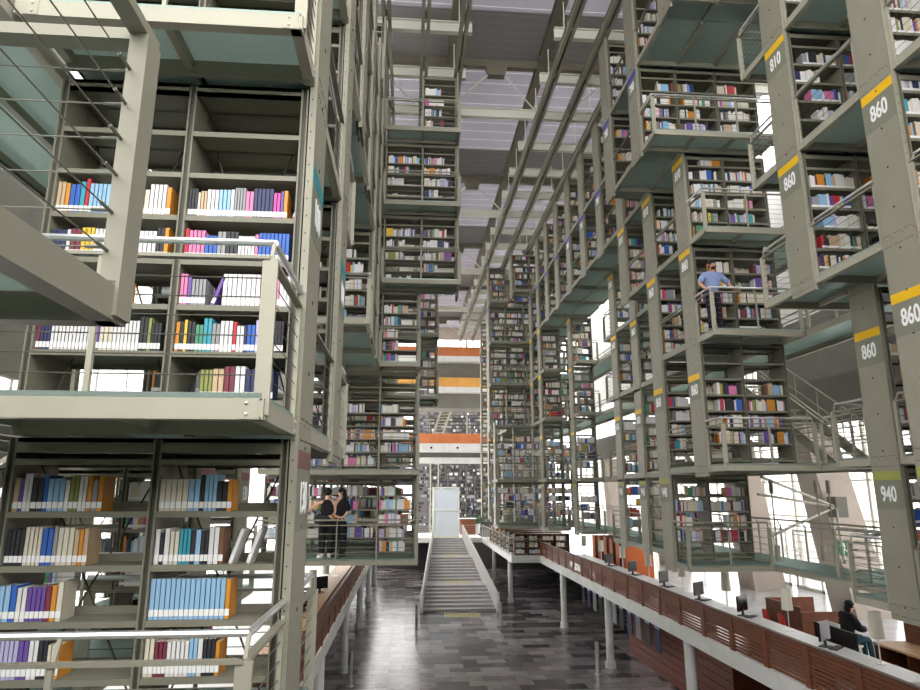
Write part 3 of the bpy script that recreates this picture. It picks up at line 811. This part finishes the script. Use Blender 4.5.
# outer corridor walkways
for l, w in ((0, 'walkway level'), (1, 'first level up'), (2, 'second level up'), (3, 'third level up')):
    x0, x1 = 8.2, 9.35; y0, y1 = (9.9, 40)
    walkway('outer glass corridor along the right stacks, %s' % w, x0, x1, y0, y1, LV[l], True, 'outer corridors', 'lr', 1.2)
    railing('outer railing of the right corridor, %s' % w, [(x1-.05, y0), (x1-.05, y1)], LV[l], False, 1, 'outer corridor railings', (-1, 0))
    railing('inner railing of the right corridor between rows, %s' % w, [(x0+.05, 10.7), (x0+.05, 12.45)], LV[l], True, 1, 'inner corridor railings', (1, 0))
def steel_stair(x, y_top, z_top, y_bot, z_bot, label):
    r = root('steel_stair', (x, y_bot, z_bot), label, 'stair', 'steel stairs by the right windows')
    for s in (-.45, .45):
        b = MB(); b.beam((x+s, y_bot, z_bot), (x+s, y_top, z_top), .05, .26); b.build('stringer', 'steel', r)
        b = MB(); b.tube((x+s, y_bot, z_bot+.95), (x+s, y_top, z_top+.95), .022, 6)
        for k in range(6):
            t = k/5; y = y_bot+(y_top-y_bot)*t; z = z_bot+(z_top-z_bot)*t; b.tube((x+s, y, z), (x+s, y, z+.95), .016, 5)
        b.tube((x+s, y_bot, z_bot+.5), (x+s, y_top, z_top+.5), .01, 5)
        b.build('handrail', 'steel', r)
    n = 13
    b = MB()
    for k in range(n):
        t = (k+.5)/n; y = y_bot+(y_top-y_bot)*t; z = z_bot+(z_top-z_bot)*t; b.box(x-.43, x+.43, y-.13, y+.13, z-.02, z+.01)
    b.build('treads', 'steel', r)
steel_stair(10.1, 18.6, LV[2], 14.2, LV[1], 'steel stair between corridors behind the right stacks, near the window')
steel_stair(10.1, 27.0, LV[1], 23.2, LV[0], 'steel stair further back behind the right stacks')
steel_stair(10.1, 27.0, LV[2], 23.2, LV[1], 'upper steel stair further back behind the right stacks')
# tie rods to a bracket on the pier
r = root('tie_rod_set', (13.1, 19.3, -.5), 'fan of steel tie rods running from the leaning pier to the right stack', 'tie rods')
J = Vector((12.95, 19.3, -.5))
b = MB(); b.box(J.x-.15, J.x+.2, J.y-.25, J.y+.25, J.z-.3, J.z+.3); b.build('bracket', 'concrete_dark', r)
for (x, y, z) in ((8.3, 15.0, .3), (8.3, 15.2, -.1), (8.3, 14.9, -1.05), (9.3, 13.8, -1.5)):
    b = MB(); b.tube(J, (x, y, z), .035, 6); b.build('rod', 'steel', r)
for i, (x, y) in enumerate(((8.35, 14.7), (9.5, 14.8), (9.8, 14.8), (11.2, 14.2))):
    b = MB(); b.tube((x, y, LV[0]+.05), (x, y, LV[1]-.3), .02, 6); b.tube((x, y, LV[0]+.05), (x, y, LV[0]+.4), .06, 8); b.tube((x, y, LV[1]-.6), (x, y, LV[1]-.3), .05, 8)
    tag(b.build('hanger_rod', 'steel'), 'vertical hanger rod with turnbuckle, %s from the left beside the corridor' % ['first', 'second', 'third', 'fourth'][i], 'rod', 'vertical hanger rods')
for i, (x, y) in enumerate(((10.6, 11.6), (11.0, 13.2))):
    b = MB(); b.tube((x, y, ZB), (x, y, LV[2]-.2), .06 if i else .09, 10); b.tube((x, y, LV[1]+.3), (x, y, LV[1]+1.1), .12, 10)
    tag(b.build('steel_post', 'steel'), ['thick', 'thin'][i]+' round steel post at the right outer corridor', 'post')
# side walkway at the lower right, near the outer corridor
walkway('glass side walkway leading to the right windows, walkway level', 9.4, 12.4, 12.2, 13.6, LV[0], True, 'side walkways', 'fb', 1.0)
walkway('glass side walkway leading to the right windows, first level up', 9.4, 12.4, 12.2, 13.6, LV[1], True, 'side walkways', 'fb', 1.0)
r = root('exit_sign', (13.1, 19.36, -1.9), 'small green emergency exit sign on the leaning pier', 'sign')
bx('panel', 12.92, 13.32, 19.34, 19.37, -1.90, -1.50, 'green_sign', r)
b = MB(); b.ball((13.07, 19.33, -1.58), .03, .008, .03); b.beam((13.07, 19.33, -1.61), (13.09, 19.33, -1.72), .06, .008, 0, (0, 1, 0)); b.beam((13.09, 19.33, -1.72), (13.03, 19.33, -1.85), .03, .008, 0, (0, 1, 0)); b.beam((13.09, 19.33, -1.72), (13.17, 19.33, -1.82), .03, .008, 0, (0, 1, 0)); b.box(13.20, 13.27, 19.33, 19.34, -1.85, -1.57)
b.build('running_figure', 'white', r)
for i in range(3):
    y = 22.0+2.1*i; r = root('glass_door', (15.2, y, ZB), '%s white framed glass door from camera in the right window wall' % ORD[i], 'door', 'glass doors in the right window wall')
    b = MB(); x = 15.3
    b.box(x, x+.06, y, y+.08, ZB, ZB+2.2); b.box(x, x+.06, y+1.6, y+1.68, ZB, ZB+2.2); b.box(x, x+.06, y, y+1.68, ZB+2.12, ZB+2.2); b.box(x, x+.06, y, y+1.68, ZB, ZB+.1)
    b.build('frame', 'white_steel', r); bx('panel', x+.02, x+.04, y+.08, y+1.6, ZB+.1, ZB+2.12, 'blind', r)

b = MB()
for k in range(9): b.box(-12+1.5*k-.05, -12+1.5*k+.05, 73.9, 74, ZB, 14)
for k in range(10): b.box(-12, 1, 73.9, 74, ZB+1.8*k-.04, ZB+1.8*k+.04)
o = b.build('window_4', 'white_steel'); tag(o, kind='structure'); bx('pane', -12, 1.1, 74.02, 74.04, ZB, 14, 'blind', o)
# ------------------------------------------------------------------ balcony furniture
for x0, x1, y0, y1, lab in ((XB+.1, XB+.62, 10.5, 31.5, 'long pale reading counter behind the right wooden parapet'), (-2.75, -2.15, 12, 30, 'long pale reading counter behind the left wooden parapet')):
    r = root('reading_counter', ((x0+x1)/2, (y0+y1)/2, ZB), lab, 'counter')
    bx('worktop', x0, x1, y0, y1, ZB+.72, ZB+.78, 'counter' if x0 > 0 else 'wood_light', r)
    y = y0+.1
    while y < y1: bx('support', x0+.05, x1-.05, y, y+.04, ZB, ZB+.72, 'wood_dark', r); y += 2.5
def lamp(x, y, z, label, grp):
    r = root('desk_lamp', (x, y, z), label, 'lamp', grp)
    b = MB(); b.tube((x, y, z), (x, y, z+.02), .09, 14); b.build('base', 'stainless', r)
    b = MB(); b.tube((x, y, z+.02), (x, y, z+.62), .012, 6); b.build('pole', 'stainless', r)
    b = MB(); b.tube((x, y, z+.42), (x, y, z+.86), .115, 16, 0, .1, cap=False); b.tube((x, y, z+.425), (x, y, z+.855), .108, 16, 0, .094, cap=False); b.build('lamp_shade', 'shade', r, True)
for i in range(8): lamp(XB+.42, 11.55+2.76*i, ZB+.78, '%s tall cream desk lamp from the camera on the right counter' % ORD[i], 'desk lamps on the right counter')
for i in range(4): lamp(-2.45, 15.5+2.9*i, ZB+.78, '%s tall cream desk lamp from the camera on the left counter' % ORD[i], 'desk lamps on the left counter')
def monitor(x, y, z, label, rz=0):
    r = root('computer_monitor', (x, y, z), label, 'monitor', 'monitors on the counters')
    b = MB(); b.box(x-.1, x+.1, y-.11, y+.11, z, z+.015); b.build('base', 'black', r)
    b = MB(); b.box(x-.02, x+.02, y-.03, y+.03, z+.015, z+.16); b.build('stand', 'black', r)
    b = MB(); b.box(x-.025, x+.02, y-.25, y+.25, z+.12, z+.46); b.build('display', 'screen', r)
    b = MB(); b.box(x+.12, x+.26, y-.2, y+.2, z, z+.02); b.build('keyboard', 'black', r)
    r.rotation_euler = (0, 0, rz)
for i, y in enumerate((12.85, 16.0, 18.4, 20.9, 23.8, 26.6)): monitor(XB+.27, y, ZB+.78, '%s black monitor from the camera on the right counter' % ORD[i], -.9)
for i, y in enumerate((14.6, 17.4, 20.4)): monitor(-2.5, y, ZB+.78, '%s black monitor from the camera on the left counter' % ORD[i], 2.2)
for i in range(6):
    y = 29.0+i*.95; x0, x1 = 9.5, 10.7
    r = root('orange_bookcase', ((x0+x1)/2, y, ZB), '%s orange-ended book rack from the camera on the right balcony' % ORD[i], 'bookcase', 'orange-ended racks on the right balcony')
    bx('end_panel', x0, x0+.04, y-.25, y+.25, ZB, ZB+1.5, 'orange_panel', r); bx('end_panel', x1-.04, x1, y-.25, y+.25, ZB, ZB+1.5, 'orange_panel', r)
    bx('front_panel', x0, x1, y-.26, y-.24, ZB, ZB+1.5, 'orange_panel' if i == 0 else 'wood_dark', r)
    b = MB()
    for k in range(4): b.box(x0+.04, x1-.04, y-.24, y+.24, ZB+.1+.38*k, ZB+.13+.38*k)
    b.build('shelves', 'wood_dark', r)
def chair(x, y, label, rz):
    r = root('chair', (x, y, ZB), label, 'chair', 'red chairs on the right balcony')
    b = MB(); b.box(x-.22, x+.22, y-.21, y+.21, ZB+.44, ZB+.48); b.build('seat', 'red', r)
    b = MB(); b.hexa([(x-.2, y+.19, ZB+.5), (x+.2, y+.19, ZB+.5), (x+.2, y+.22, ZB+.5), (x-.2, y+.22, ZB+.5), (x-.17, y+.25, ZB+.86), (x+.17, y+.25, ZB+.86), (x+.17, y+.28, ZB+.86), (x-.17, y+.28, ZB+.86)]); b.ball((x, y+.265, ZB+.85), .17, .018, .06); b.build('backrest', 'red', r, True)
    for sx_ in (-1, 1):
        for sy in (-1, 1):
            b = MB(); b.tube((x+sx_*.22, y+sy*.22, ZB), (x+sx_*.19, y+sy*.19, ZB+.44), .013, 6); b.build('leg', 'stainless', r)
    r.rotation_euler = (0, 0, rz)
chair(8.95, 16.1, 'red chair at the right counter beside the brown partition', 1.4)
chair(9.0, 15.5, 'red chair at the right counter nearer the black partition', 1.4)
b = MB(); b.box(9.5, 9.55, 16.0, 17.5, ZB, ZB+.95); b.box(9.5, 10.8, 15.95, 16.0, ZB, ZB+.85); b.box(9.5, 10.8, 17.5, 17.55, ZB, ZB+.95)
tag(b.build('reading_carrel', 'wood'), 'brown wooden reading carrel behind the red chairs', 'carrel')
b = MB(); b.box(9.32, 9.38, 13.8, 15.2, ZB, ZB+.8)
tag(b.build('partition_screen', 'black'), 'black partition screen left of the seated reader', 'screen')
r = root('wooden_desk_unit', (10.3, 12.2, ZB), 'brown wooden desk unit with open shelves at the lower right corner', 'desk')
b = MB(); b.box(9.2, 11.45, 11.3, 13.1, ZB+.76, ZB+.8); b.build('worktop', 'wood_light', r)
b = MB(); b.box(9.9, 11.45, 13.06, 13.1, ZB+.8, ZB+1.15); b.box(9.9, 9.94, 11.9, 13.06, ZB+.8, ZB+1.15); b.build('screen', 'wood', r)
b = MB()
for y in (11.3, 12.2, 13.06): b.box(9.23, 11.35, y, y+.04, ZB, ZB+.76)
b.box(9.95, 9.99, 11.3, 13.1, ZB, ZB+.76); b.box(9.23, 9.95, 11.3, 13.1, ZB+.36, ZB+.39); b.build('carcass', 'wood', r)
r = root('information_desk', (5.2, 58, ZB), 'brown desk with papers beyond the stair head', 'desk')
bx('body', 4.6, 5.9, 57.4, 58.0, ZB, ZB+1.3, 'wood', r); bx('worktop', 4.5, 6.0, 57.3, 58.1, ZB+1.3, ZB+1.35, 'white', r)
for i, (x, y) in enumerate(((5.5, 58.9), (6.2, 58.8))):
    r = root('potted_plant', (x, y, ZB), ['leafy green plant behind the brown desk at the hall end', 'leafy green plant by the white upright at the hall end'][i], 'plant')
    b = MB(); b.tube((x, y, ZB), (x, y, ZB+.8), .18, 12, 0, .25); b.build('pot', 'white', r)
    b = MB()
    for k in range(60):
        a = random.uniform(0, 6.28); e = random.uniform(.1, 1.3); L = random.uniform(.4, .9)
        p = Vector((x, y, ZB+.8)); q = p+Vector((math.cos(a)*math.cos(e), math.sin(a)*math.cos(e), math.sin(e)))*L; b.beam(p.lerp(q, .5), q, .1, .01)
    b.build('foliage', 'leaf', r)

# ------------------------------------------------------------------ platform beside the camera, upper left
r = root('glass_walkway', (-2.4, .6, .3), 'nearest glass walkway overhead at upper left with heavy edge beam', 'walkway')
zf = LV[1]; xe, ye = -.745, 1.72
bx('glass_floor', -4.2, xe-.02, -1.2, ye-.02, zf-.012, zf, 'glass_floor', r)
b = MB(); b.box(xe-.012, xe, -1.2, ye, zf-.1, zf-.012); b.box(xe-.06, xe-.012, -1.2, ye, zf-.1, zf-.09); b.build('edge_beam', 'steel', r)
b = MB(); b.box(-4.2, xe-.012, ye-.012, ye, zf-.1, zf-.012); b.box(-4.2, xe-.012, ye-.06, ye-.012, zf-.1, zf-.09)
b.build('edge_beam', 'steel', r)
for x in (-1.7, -2.7): bx('joist', x-.03, x+.03, -1.2, ye-.06, zf-.09, zf-.012, 'steel', r)
for dy in (.03, .07):
    for dz in (-.04, -.075): b = MB(); b.ball((xe+.003, ye-dy, zf+dz), .007, .007, .007, 0, 8, 5); b.build('bolt', 'bolt', r)
r = root('railing', (xe, ye, zf), 'nearest cable railing overhead at upper left with stout corner post', 'railing')
b = MB(); b.box(xe, xe+.01, ye-.085, ye+.002, zf-.09, zf+.72); b.box(xe-.055, xe, ye-.008, ye+.002, zf-.02, zf+.72); b.box(xe-.04, xe, ye-.085, ye-.077, zf+.0, zf+.72); b.build('post', 'steel', r)
b = MB(); b.beam((xe-.02, -1.2, zf+.735), (xe-.02, ye, zf+.735), .05, .03); b.build('top_bar', 'steel', r)
b = MB(); b.beam((-4.2, ye-.03, zf+.735), (xe, ye-.03, zf+.735), .06, .035); b.build('top_bar', 'steel', r)
for k in range(6):
    z = zf+.08+.105*k
    b = MB(); b.tube((xe-.03, -1.2, z), (xe-.03, ye-.08, z), .0022, 5); b.tube((xe-.03, ye-.15, z), (xe-.03, ye-.08, z), .005, 6); b.build('cable', 'cable', r)
    b = MB(); b.tube((-4.2, ye-.03, z+.03), (xe-.05, ye-.03, z+.03), .0022, 5); b.tube((xe-.11, ye-.03, z+.03), (xe-.05, ye-.03, z+.03), .005, 6); b.build('cable', 'cable', r)
for l, y0, y1, w in ((0, 3.57, 12, 'walkway level'), (1, 3.57, 12, 'first level up'), (2, 1.0, 12, 'second level up'), (3, 4, 12, 'third level up')):
    walkway('outer glass corridor beyond the left stacks, %s' % w, -4.1, -2.72, y0, y1, LV[l], True, 'outer left corridors', 'lrf', .7)
    if l < 2: railing('railing at the end of the left outer corridor, %s' % w, [(-2.66, y0+.04), (-4.1, y0+.04)], LV[l], True, -1, 'outer left corridor railings', (0, 1))
for i, (y, s) in enumerate(((6.6, 1), (9.2, -1), (12.6, 1))):
    r = root('cross_bracing', (-6, y, ZB), 'crossed steel bracing rods beyond the left stacks, %s from the camera' % ORD[i], 'bracing', 'crossed bracing on the left')
    for (x, z0, z1) in ((-8.5, -1.9, 3.2), (-4.6, -1.9, 3.2)):
        b = MB(); b.beam((x, y, z0-2), (x, y, z1+2), .12, .12, 0, (0, 1, 0)); b.build('post', 'steel', r)
    b = MB(); b.beam((-8.5, y, -1.9), (-4.6, y, .6), .06, .06); b.build('rod', 'steel', r)
    b = MB(); b.beam((-8.5, y+.07, .6), (-4.6, y+.07, -1.9), .06, .06); b.build('rod', 'steel', r)
    b = MB(); b.beam((-8.5, y, .55), (-4.6, y, .55), .1, .16); b.build('rod', 'steel', r)
steel_l = root('steel_stair', (-6, 8, LV[0]), 'steel stair seen through the nearest left shelves', 'stair')
for s in (0, .9):
    b = MB(); b.beam((-7.6, 7.6+s, LV[0]), (-4.4, 7.6+s, LV[1]), .05, .24); b.build('stringer', 'steel_dark', steel_l)
b = MB()
for k in range(12): t = (k+.5)/12; b.box(-7.6+3.2*t-.13, -7.6+3.2*t+.13, 7.65, 8.45, LV[0]+2.1*t, LV[0]+2.1*t+.03)
b.build('treads', 'steel_dark', steel_l)

# ------------------------------------------------------------------ people
def skin(name, pts, edges, m, parent, sub=2):
    me = bpy.data.meshes.new(name); me.from_pydata([p[:3] for p in pts], edges, [])
    o = bpy.data.objects.new(name, me); COL.objects.link(o)
    mod = o.modifiers.new('skin', 'SKIN'); mod.use_smooth_shade = True; mod.branch_smoothing = .3
    sv = me.skin_vertices[0].data
    for i, p in enumerate(pts):
        sv[i].radius = (p[3], p[4] if len(p) > 4 else p[3]); sv[i].use_root = (i == 0)
    o.modifiers.new('sub', 'SUBSURF').levels = sub
    o.modifiers['sub'].render_levels = sub
    dg = bpy.context.evaluated_depsgraph_get(); m2 = bpy.data.meshes.new_from_object(o.evaluated_get(dg)); bpy.data.objects.remove(o)
    m2.materials.clear(); m2.materials.append(M[m])
    for p in m2.polygons: p.use_smooth = True
    q = bpy.data.objects.new(name, m2); COL.objects.link(q); q.parent = parent
    return q
def hand(pts, edges, wi, d, up, size=1.):
    """palm and five bent fingers growing from wrist vertex wi along d; up is the back of the hand."""
    w = Vector(pts[wi][:3]); d = Vector(d).normalized(); up = Vector(up).normalized(); s = d.cross(up).normalized(); up = s.cross(d)
    pi = len(pts); c = w+d*.055*size; pts.append((*c, .03*size, .022*size)); edges.append((wi, pi))
    for k, (o, L) in enumerate(((-.03, .07), (-.011, .082), (.009, .077), (.028, .06))):
        a = c+d*.035*size+s*o*size; i = len(pts); pts.append((*a, .011*size)); edges.append((pi, i))
        p2 = a+(d*.8-up*.4).normalized()*L*.55*size; pts.append((*p2, .009*size)); edges.append((i, i+1))
        p3 = p2+(d*.3-up*.9).normalized()*L*.5*size; pts.append((*p3, .008*size)); edges.append((i+1, i+2))
    a = w+d*.03*size-s*.034*size; i = len(pts); pts.append((*a, .012*size)); edges.append((pi, i)); p2 = a+(d*.6-s*.6-up*.3).normalized()*.045*size; pts.append((*p2, .01*size)); edges.append((i, i+1))
def person(loc, label, J, skinm, clothes, hair, face_dir, head_extra=None, shoes='black'):
    """J: named joints in coordinates relative to loc."""
    r = None
    names = ['pelvis', 'waist', 'chest', 'neck', 'chin', 'head', 'crown', 'sl', 'el', 'wl', 'sr', 'er', 'wr', 'hl', 'kl', 'al', 'tl', 'hr', 'kr', 'ar', 'tr']
    rad = dict(pelvis=(.13, .1), waist=(.115, .09), chest=(.135, .1), neck=.05, chin=.068, head=.094, crown=.07, sl=.055, el=.041, wl=.029, sr=.055, er=.041, wr=.029, hl=.085, kl=.056, al=.04, tl=.034, hr=.085, kr=.056, ar=.04, tr=.034)
    pts = []; idx = {}
    for n in names:
        rr = rad[n]; rr = rr if isinstance(rr, tuple) else (rr, rr); idx[n] = len(pts); pts.append((*J[n], *rr))
    E = [('pelvis', 'waist'), ('waist', 'chest'), ('chest', 'neck'), ('neck', 'chin'), ('chin', 'head'), ('head', 'crown'), ('chest', 'sl'), ('sl', 'el'), ('el', 'wl'), ('chest', 'sr'), ('sr', 'er'), ('er', 'wr'),
         ('pelvis', 'hl'), ('hl', 'kl'), ('kl', 'al'), ('al', 'tl'), ('pelvis', 'hr'), ('hr', 'kr'), ('kr', 'ar'), ('ar', 'tr')]
    edges = [(idx[a], idx[b_]) for a, b_ in E]
    for w, e in (('wl', 'el'), ('wr', 'er')):
        hand(pts, edges, idx[w], J.get(w+'_d', Vector(J[w])-Vector(J[e])), J.get(w+'_u', (0, 0, 1)))
    f = Vector(face_dir).normalized(); hc = Vector(J['head'])
    i = len(pts); nz = hc+f*.098+Vector((0, 0, -.018)); pts.append((*nz, .014)); edges.append((idx['head'], i))
    body = skin('person', pts, edges, skinm, None); body.location = loc
    tag(body, label, 'person')
    body.name = 'person'
    sd = f.cross(Vector((0, 0, 1))).normalized()
    b = MB()
    for s in (-1, 1): b.ball(hc+f*.086+sd*s*.034+Vector((0, 0, .012)), .011, .011, .008, 0, 8, 5)
    def at(b, nm, m): 
        for k, v in enumerate(b.v): b.v[k] = (v[0]+loc[0], v[1]+loc[1], v[2]+loc[2])
        return b.build(nm, m, body, True)
    at(b, 'eyes', 'eye')
    b = MB(); m = hc+f*.088+Vector((0, 0, -.058)); b.beam(m-sd*.024, m+sd*.024, .012, .012); at(b, 'mouth', 'lip')
    b = MB()
    for s in (-1, 1): b.ball(hc+sd*s*.096+Vector((0, 0, -.005)), .014, .02, .03, 0, 8, 6)
    at(b, 'ears', skinm)
    if hair:
        b = MB()
        for (dx, dy, dz, a, c, e) in hair: b.ball(hc+f*dx+sd*dy+Vector((0, 0, dz)), a, c, e, 0, 14, 10)
        at(b, 'hair', 'hair')
    for nm, m, js, ed, infl in clothes:
        pp = []
        for n in js:
            rr = rad[n]; rr = rr if isinstance(rr, tuple) else (rr, rr); pp.append((*J[n], rr[0]*infl[0]+infl[1], rr[1]*infl[0]+infl[1]))
        skin(nm, pp, [(js.index(a), js.index(c)) for a, c in ed], m, body)
    b = MB()
    for a, t in (('al', 'tl'), ('ar', 'tr')):
        p = Vector(J[a]); q_ = Vector(J[t]); mid = p.lerp(q_, .45); mid.z = .045; d = q_-p; d.z = 0; d.normalize()
        n0 = Vector((-d.y, d.x, 0))
        b.hexa([mid-d*.13-n0*.045+Vector((0, 0, -.045)), mid+d*.15-n0*.045+Vector((0, 0, -.045)), mid+d*.15+n0*.045+Vector((0, 0, -.045)), mid-d*.13+n0*.045+Vector((0, 0, -.045)),
                mid-d*.11-n0*.035+Vector((0, 0, .06)), mid+d*.1-n0*.035+Vector((0, 0, .02)), mid+d*.1+n0*.035+Vector((0, 0, .02)), mid-d*.11+n0*.035+Vector((0, 0, .06))])
    at(b, 'shoes', shoes)
    return body
TR_J = ['pelvis', 'waist', 'hl', 'kl', 'al', 'hr', 'kr', 'ar']
TR_E = [('pelvis', 'waist'), ('pelvis', 'hl'), ('hl', 'kl'), ('kl', 'al'), ('pelvis', 'hr'), ('hr', 'kr'), ('kr', 'ar')]
# the man in a blue checked shirt, leaning on the rail, facing the camera
mz = LV[2]
J = dict(pelvis=(0, .05, .95), waist=(0, .04, 1.12), chest=(0, .02, 1.34), neck=(0, 0, 1.5), chin=(0, -.02, 1.58), head=(0, -.03, 1.66), crown=(0, -.01, 1.73),
         sl=(-.2, .02, 1.42), el=(-.34, -.02, 1.2), wl=(-.27, -.2, .99), sr=(.2, .02, 1.42), er=(.36, -.02, 1.2), wr=(.4, -.2, .99), wl_d=(.1, -1, -.1), wr_d=(.5, -1, -.1),
         hl=(-.1, .05, .9), kl=(-.11, .02, .5), al=(-.12, .05, .08), tl=(-.15, -.1, .04), hr=(.1, .05, .9), kr=(.11, .02, .5), ar=(.12, .05, .08), tr=(.15, -.1, .04))
man = person((6.5, 12.92, mz), 'bearded man in a blue shirt and dark trousers leaning on the right railing', J, 'skin',
  [('shirt', 'cloth_blue', ['pelvis', 'waist', 'chest', 'neck', 'sl', 'el', 'sr', 'er'], [('pelvis', 'waist'), ('waist', 'chest'), ('chest', 'neck'), ('chest', 'sl'), ('sl', 'el'), ('chest', 'sr'), ('sr', 'er')], (1.25, .02)),
   ('trousers', 'cloth_navy', TR_J, TR_E, (1.08, .01))],
  [(-.02, 0, .06, .09, .095, .07), (.03, 0, -.085, .05, .06, .035), (.0, .07, -.04, .03, .015, .05), (.0, -.07, -.04, .03, .015, .05)], (0, -1, 0))
man.scale = (.92, .92, .9)
# woman with arm on the rail, back to the camera
J2 = dict(pelvis=(0, 0, .93), waist=(0, 0, 1.08), chest=(0, .02, 1.27), neck=(0, .02, 1.41), chin=(.01, .03, 1.48), head=(.01, .03, 1.55), crown=(.01, .02, 1.61),
          sl=(-.17, .02, 1.34), el=(-.4, -.04, 1.16), wl=(-.62, -.12, 1.02), sr=(.16, .02, 1.33), er=(.19, .04, 1.08), wr=(.06, -.1, .98), wl_d=(-1, -.2, -.1), wr_d=(-1, -.1, .1),
          hl=(-.09, 0, .88), kl=(-.1, .02, .48), al=(-.1, .0, .08), tl=(-.14, -.13, .04), hr=(.09, 0, .88), kr=(.1, .02, .48), ar=(.1, 0, .08), tr=(.14, .12, .04))
px_, py_ = -1.98, 16.98
w1 = person((px_, py_, LV[0]), 'woman in a black sleeveless top and trousers reaching along the left railing', J2, 'skin_light',
  [('top', 'cloth_black', ['pelvis', 'waist', 'chest', 'neck'], [('pelvis', 'waist'), ('waist', 'chest'), ('chest', 'neck')], (1.28, .02)), ('trousers', 'cloth_black', TR_J, TR_E, (1.4, .025))],
  [(-.03, 0, .03, .1, .1, .1), (-.06, 0, .03, .07, .08, .08)], (.3, .95, 0), shoes='white')
J3 = dict(J2); J3.update(sl=(-.16, .02, 1.32), el=(-.2, -.06, 1.08), wl=(-.05, -.14, .96), wl_d=(1, -.1, 0), sr=(.17, .0, 1.32), er=(.2, .02, 1.08), wr=(.1, -.13, .95), wr_d=(-1, -.1, 0))
w2 = person((px_+.3, py_+.14, LV[0]), 'woman with long black hair and dark clothes standing close behind the other', J3, 'skin_light',
  [('top', 'cloth_black', ['pelvis', 'waist', 'chest', 'neck', 'sr', 'er'], [('pelvis', 'waist'), ('waist', 'chest'), ('chest', 'neck'), ('chest', 'sr'), ('sr', 'er')], (1.28, .02)), ('trousers', 'cloth_black', TR_J, TR_E, (1.45, .025))],
  [(-.03, 0, .03, .1, .1, .1), (-.08, 0, -.12, .07, .09, .16), (-.1, 0, -.28, .05, .09, .16)], (-.5, -.2, 0), shoes='black')
b = MB(); b.ball((px_-.1, py_-.24, LV[0]+.92), .2, .06, .13, 0, 12, 8); b.tube((px_-.2, py_-.22, LV[0]+1.0), (px_+.0, py_-.13, LV[0]+1.38), .012, 5)
tag(b.build('shoulder_bag', 'black', None, True), 'black shoulder bag carried by the woman at the left railing', 'bag')
# seated reader
sxp, syp = 9.72, 14.7
J4 = dict(pelvis=(0, 0, .52), waist=(.02, 0, .68), chest=(.07, 0, .92), neck=(.13, 0, 1.06), chin=(.18, 0, 1.12), head=(.2, 0, 1.19), crown=(.19, 0, 1.26),
          sl=(.09, .18, .99), el=(.2, .2, .76), wl=(.42, .1, .72), sr=(.09, -.18, .99), er=(.2, -.2, .76), wr=(.42, -.08, .72), wl_d=(1, -.2, .2), wr_d=(1, .2, .2),
          hl=(.06, .1, .5), kl=(.46, .11, .52), al=(.5, .11, .1), tl=(.64, .12, .04), hr=(.06, -.1, .5), kr=(.46, -.11, .52), ar=(.5, -.11, .1), tr=(.64, -.12, .04))
person((sxp, syp, ZB), 'seated reader in a black hooded top looking down, behind the right counter', J4, 'skin_light',
  [('hoodie', 'cloth_black', ['pelvis', 'waist', 'chest', 'neck', 'sl', 'el', 'wl', 'sr', 'er', 'wr'], [('pelvis', 'waist'), ('waist', 'chest'), ('chest', 'neck'), ('chest', 'sl'), ('sl', 'el'), ('el', 'wl'), ('chest', 'sr'), ('sr', 'er'), ('er', 'wr')], (1.4, .035)), ('trousers', 'cloth_teal', TR_J, TR_E, (1.1, .01))],
  [(-.03, 0, .03, .1, .1, .1), (-.09, 0, -.1, .06, .09, .12)], (1, 0, -.4))
r = root('chair', (sxp, syp, ZB), 'white backed chair under the seated reader', 'chair')
bx('seat', sxp-.2, sxp+.24, syp-.22, syp+.22, ZB+.38, ZB+.42, 'white', r); bx('backrest', sxp-.26, sxp-.23, syp-.2, syp+.2, ZB+.45, ZB+.85, 'white', r)
for a in (-.18, .2):
    for c in (-.19, .19): b = MB(); b.tube((sxp+a, syp+c, ZB), (sxp+a, syp+c, ZB+.38), .014, 6); b.build('leg', 'stainless', r)

# ------------------------------------------------------------------ world, light, camera
w = bpy.data.worlds.new('daylight'); S.world = w; w.use_nodes = True
bg = w.node_tree.nodes['Background']; bg.inputs[0].default_value = (1.0, .985, .97, 1); bg.inputs[1].default_value = 3.2
cam = bpy.data.cameras.new('camera'); co = bpy.data.objects.new('camera', cam); COL.objects.link(co); S.camera = co
cam.sensor_width = 36; cam.lens = 650/920*36; cam.clip_start = .05; cam.clip_end = 300
vx, vy, f = 407., 490., 650.
a = (vx-460)/f; bb = -(vy-345)/f; t = math.atan(-bb)
Z = Vector((0, math.cos(t), math.sin(t))); Yv = Vector((a, bb, 1)).normalized(); Xv = -(Yv.cross(Z))
# columns of cam<-world are Xv, Yv, Z ; rows give the camera axes in the world
right = Vector((Xv.x, Yv.x, Z.x)); up = Vector((Xv.y, Yv.y, Z.y)); fw = Vector((Xv.z, Yv.z, Z.z))
co.matrix_world = Matrix(((right.x, up.x, -fw.x, 0), (right.y, up.y, -fw.y, 0), (right.z, up.z, -fw.z, 0), (0, 0, 0, 1)))
S.view_settings.view_transform = 'Standard'; S.view_settings.look = 'None'; S.view_settings.gamma = 1; S.view_settings.exposure = 1.0; S.view_settings.use_curve_mapping = False
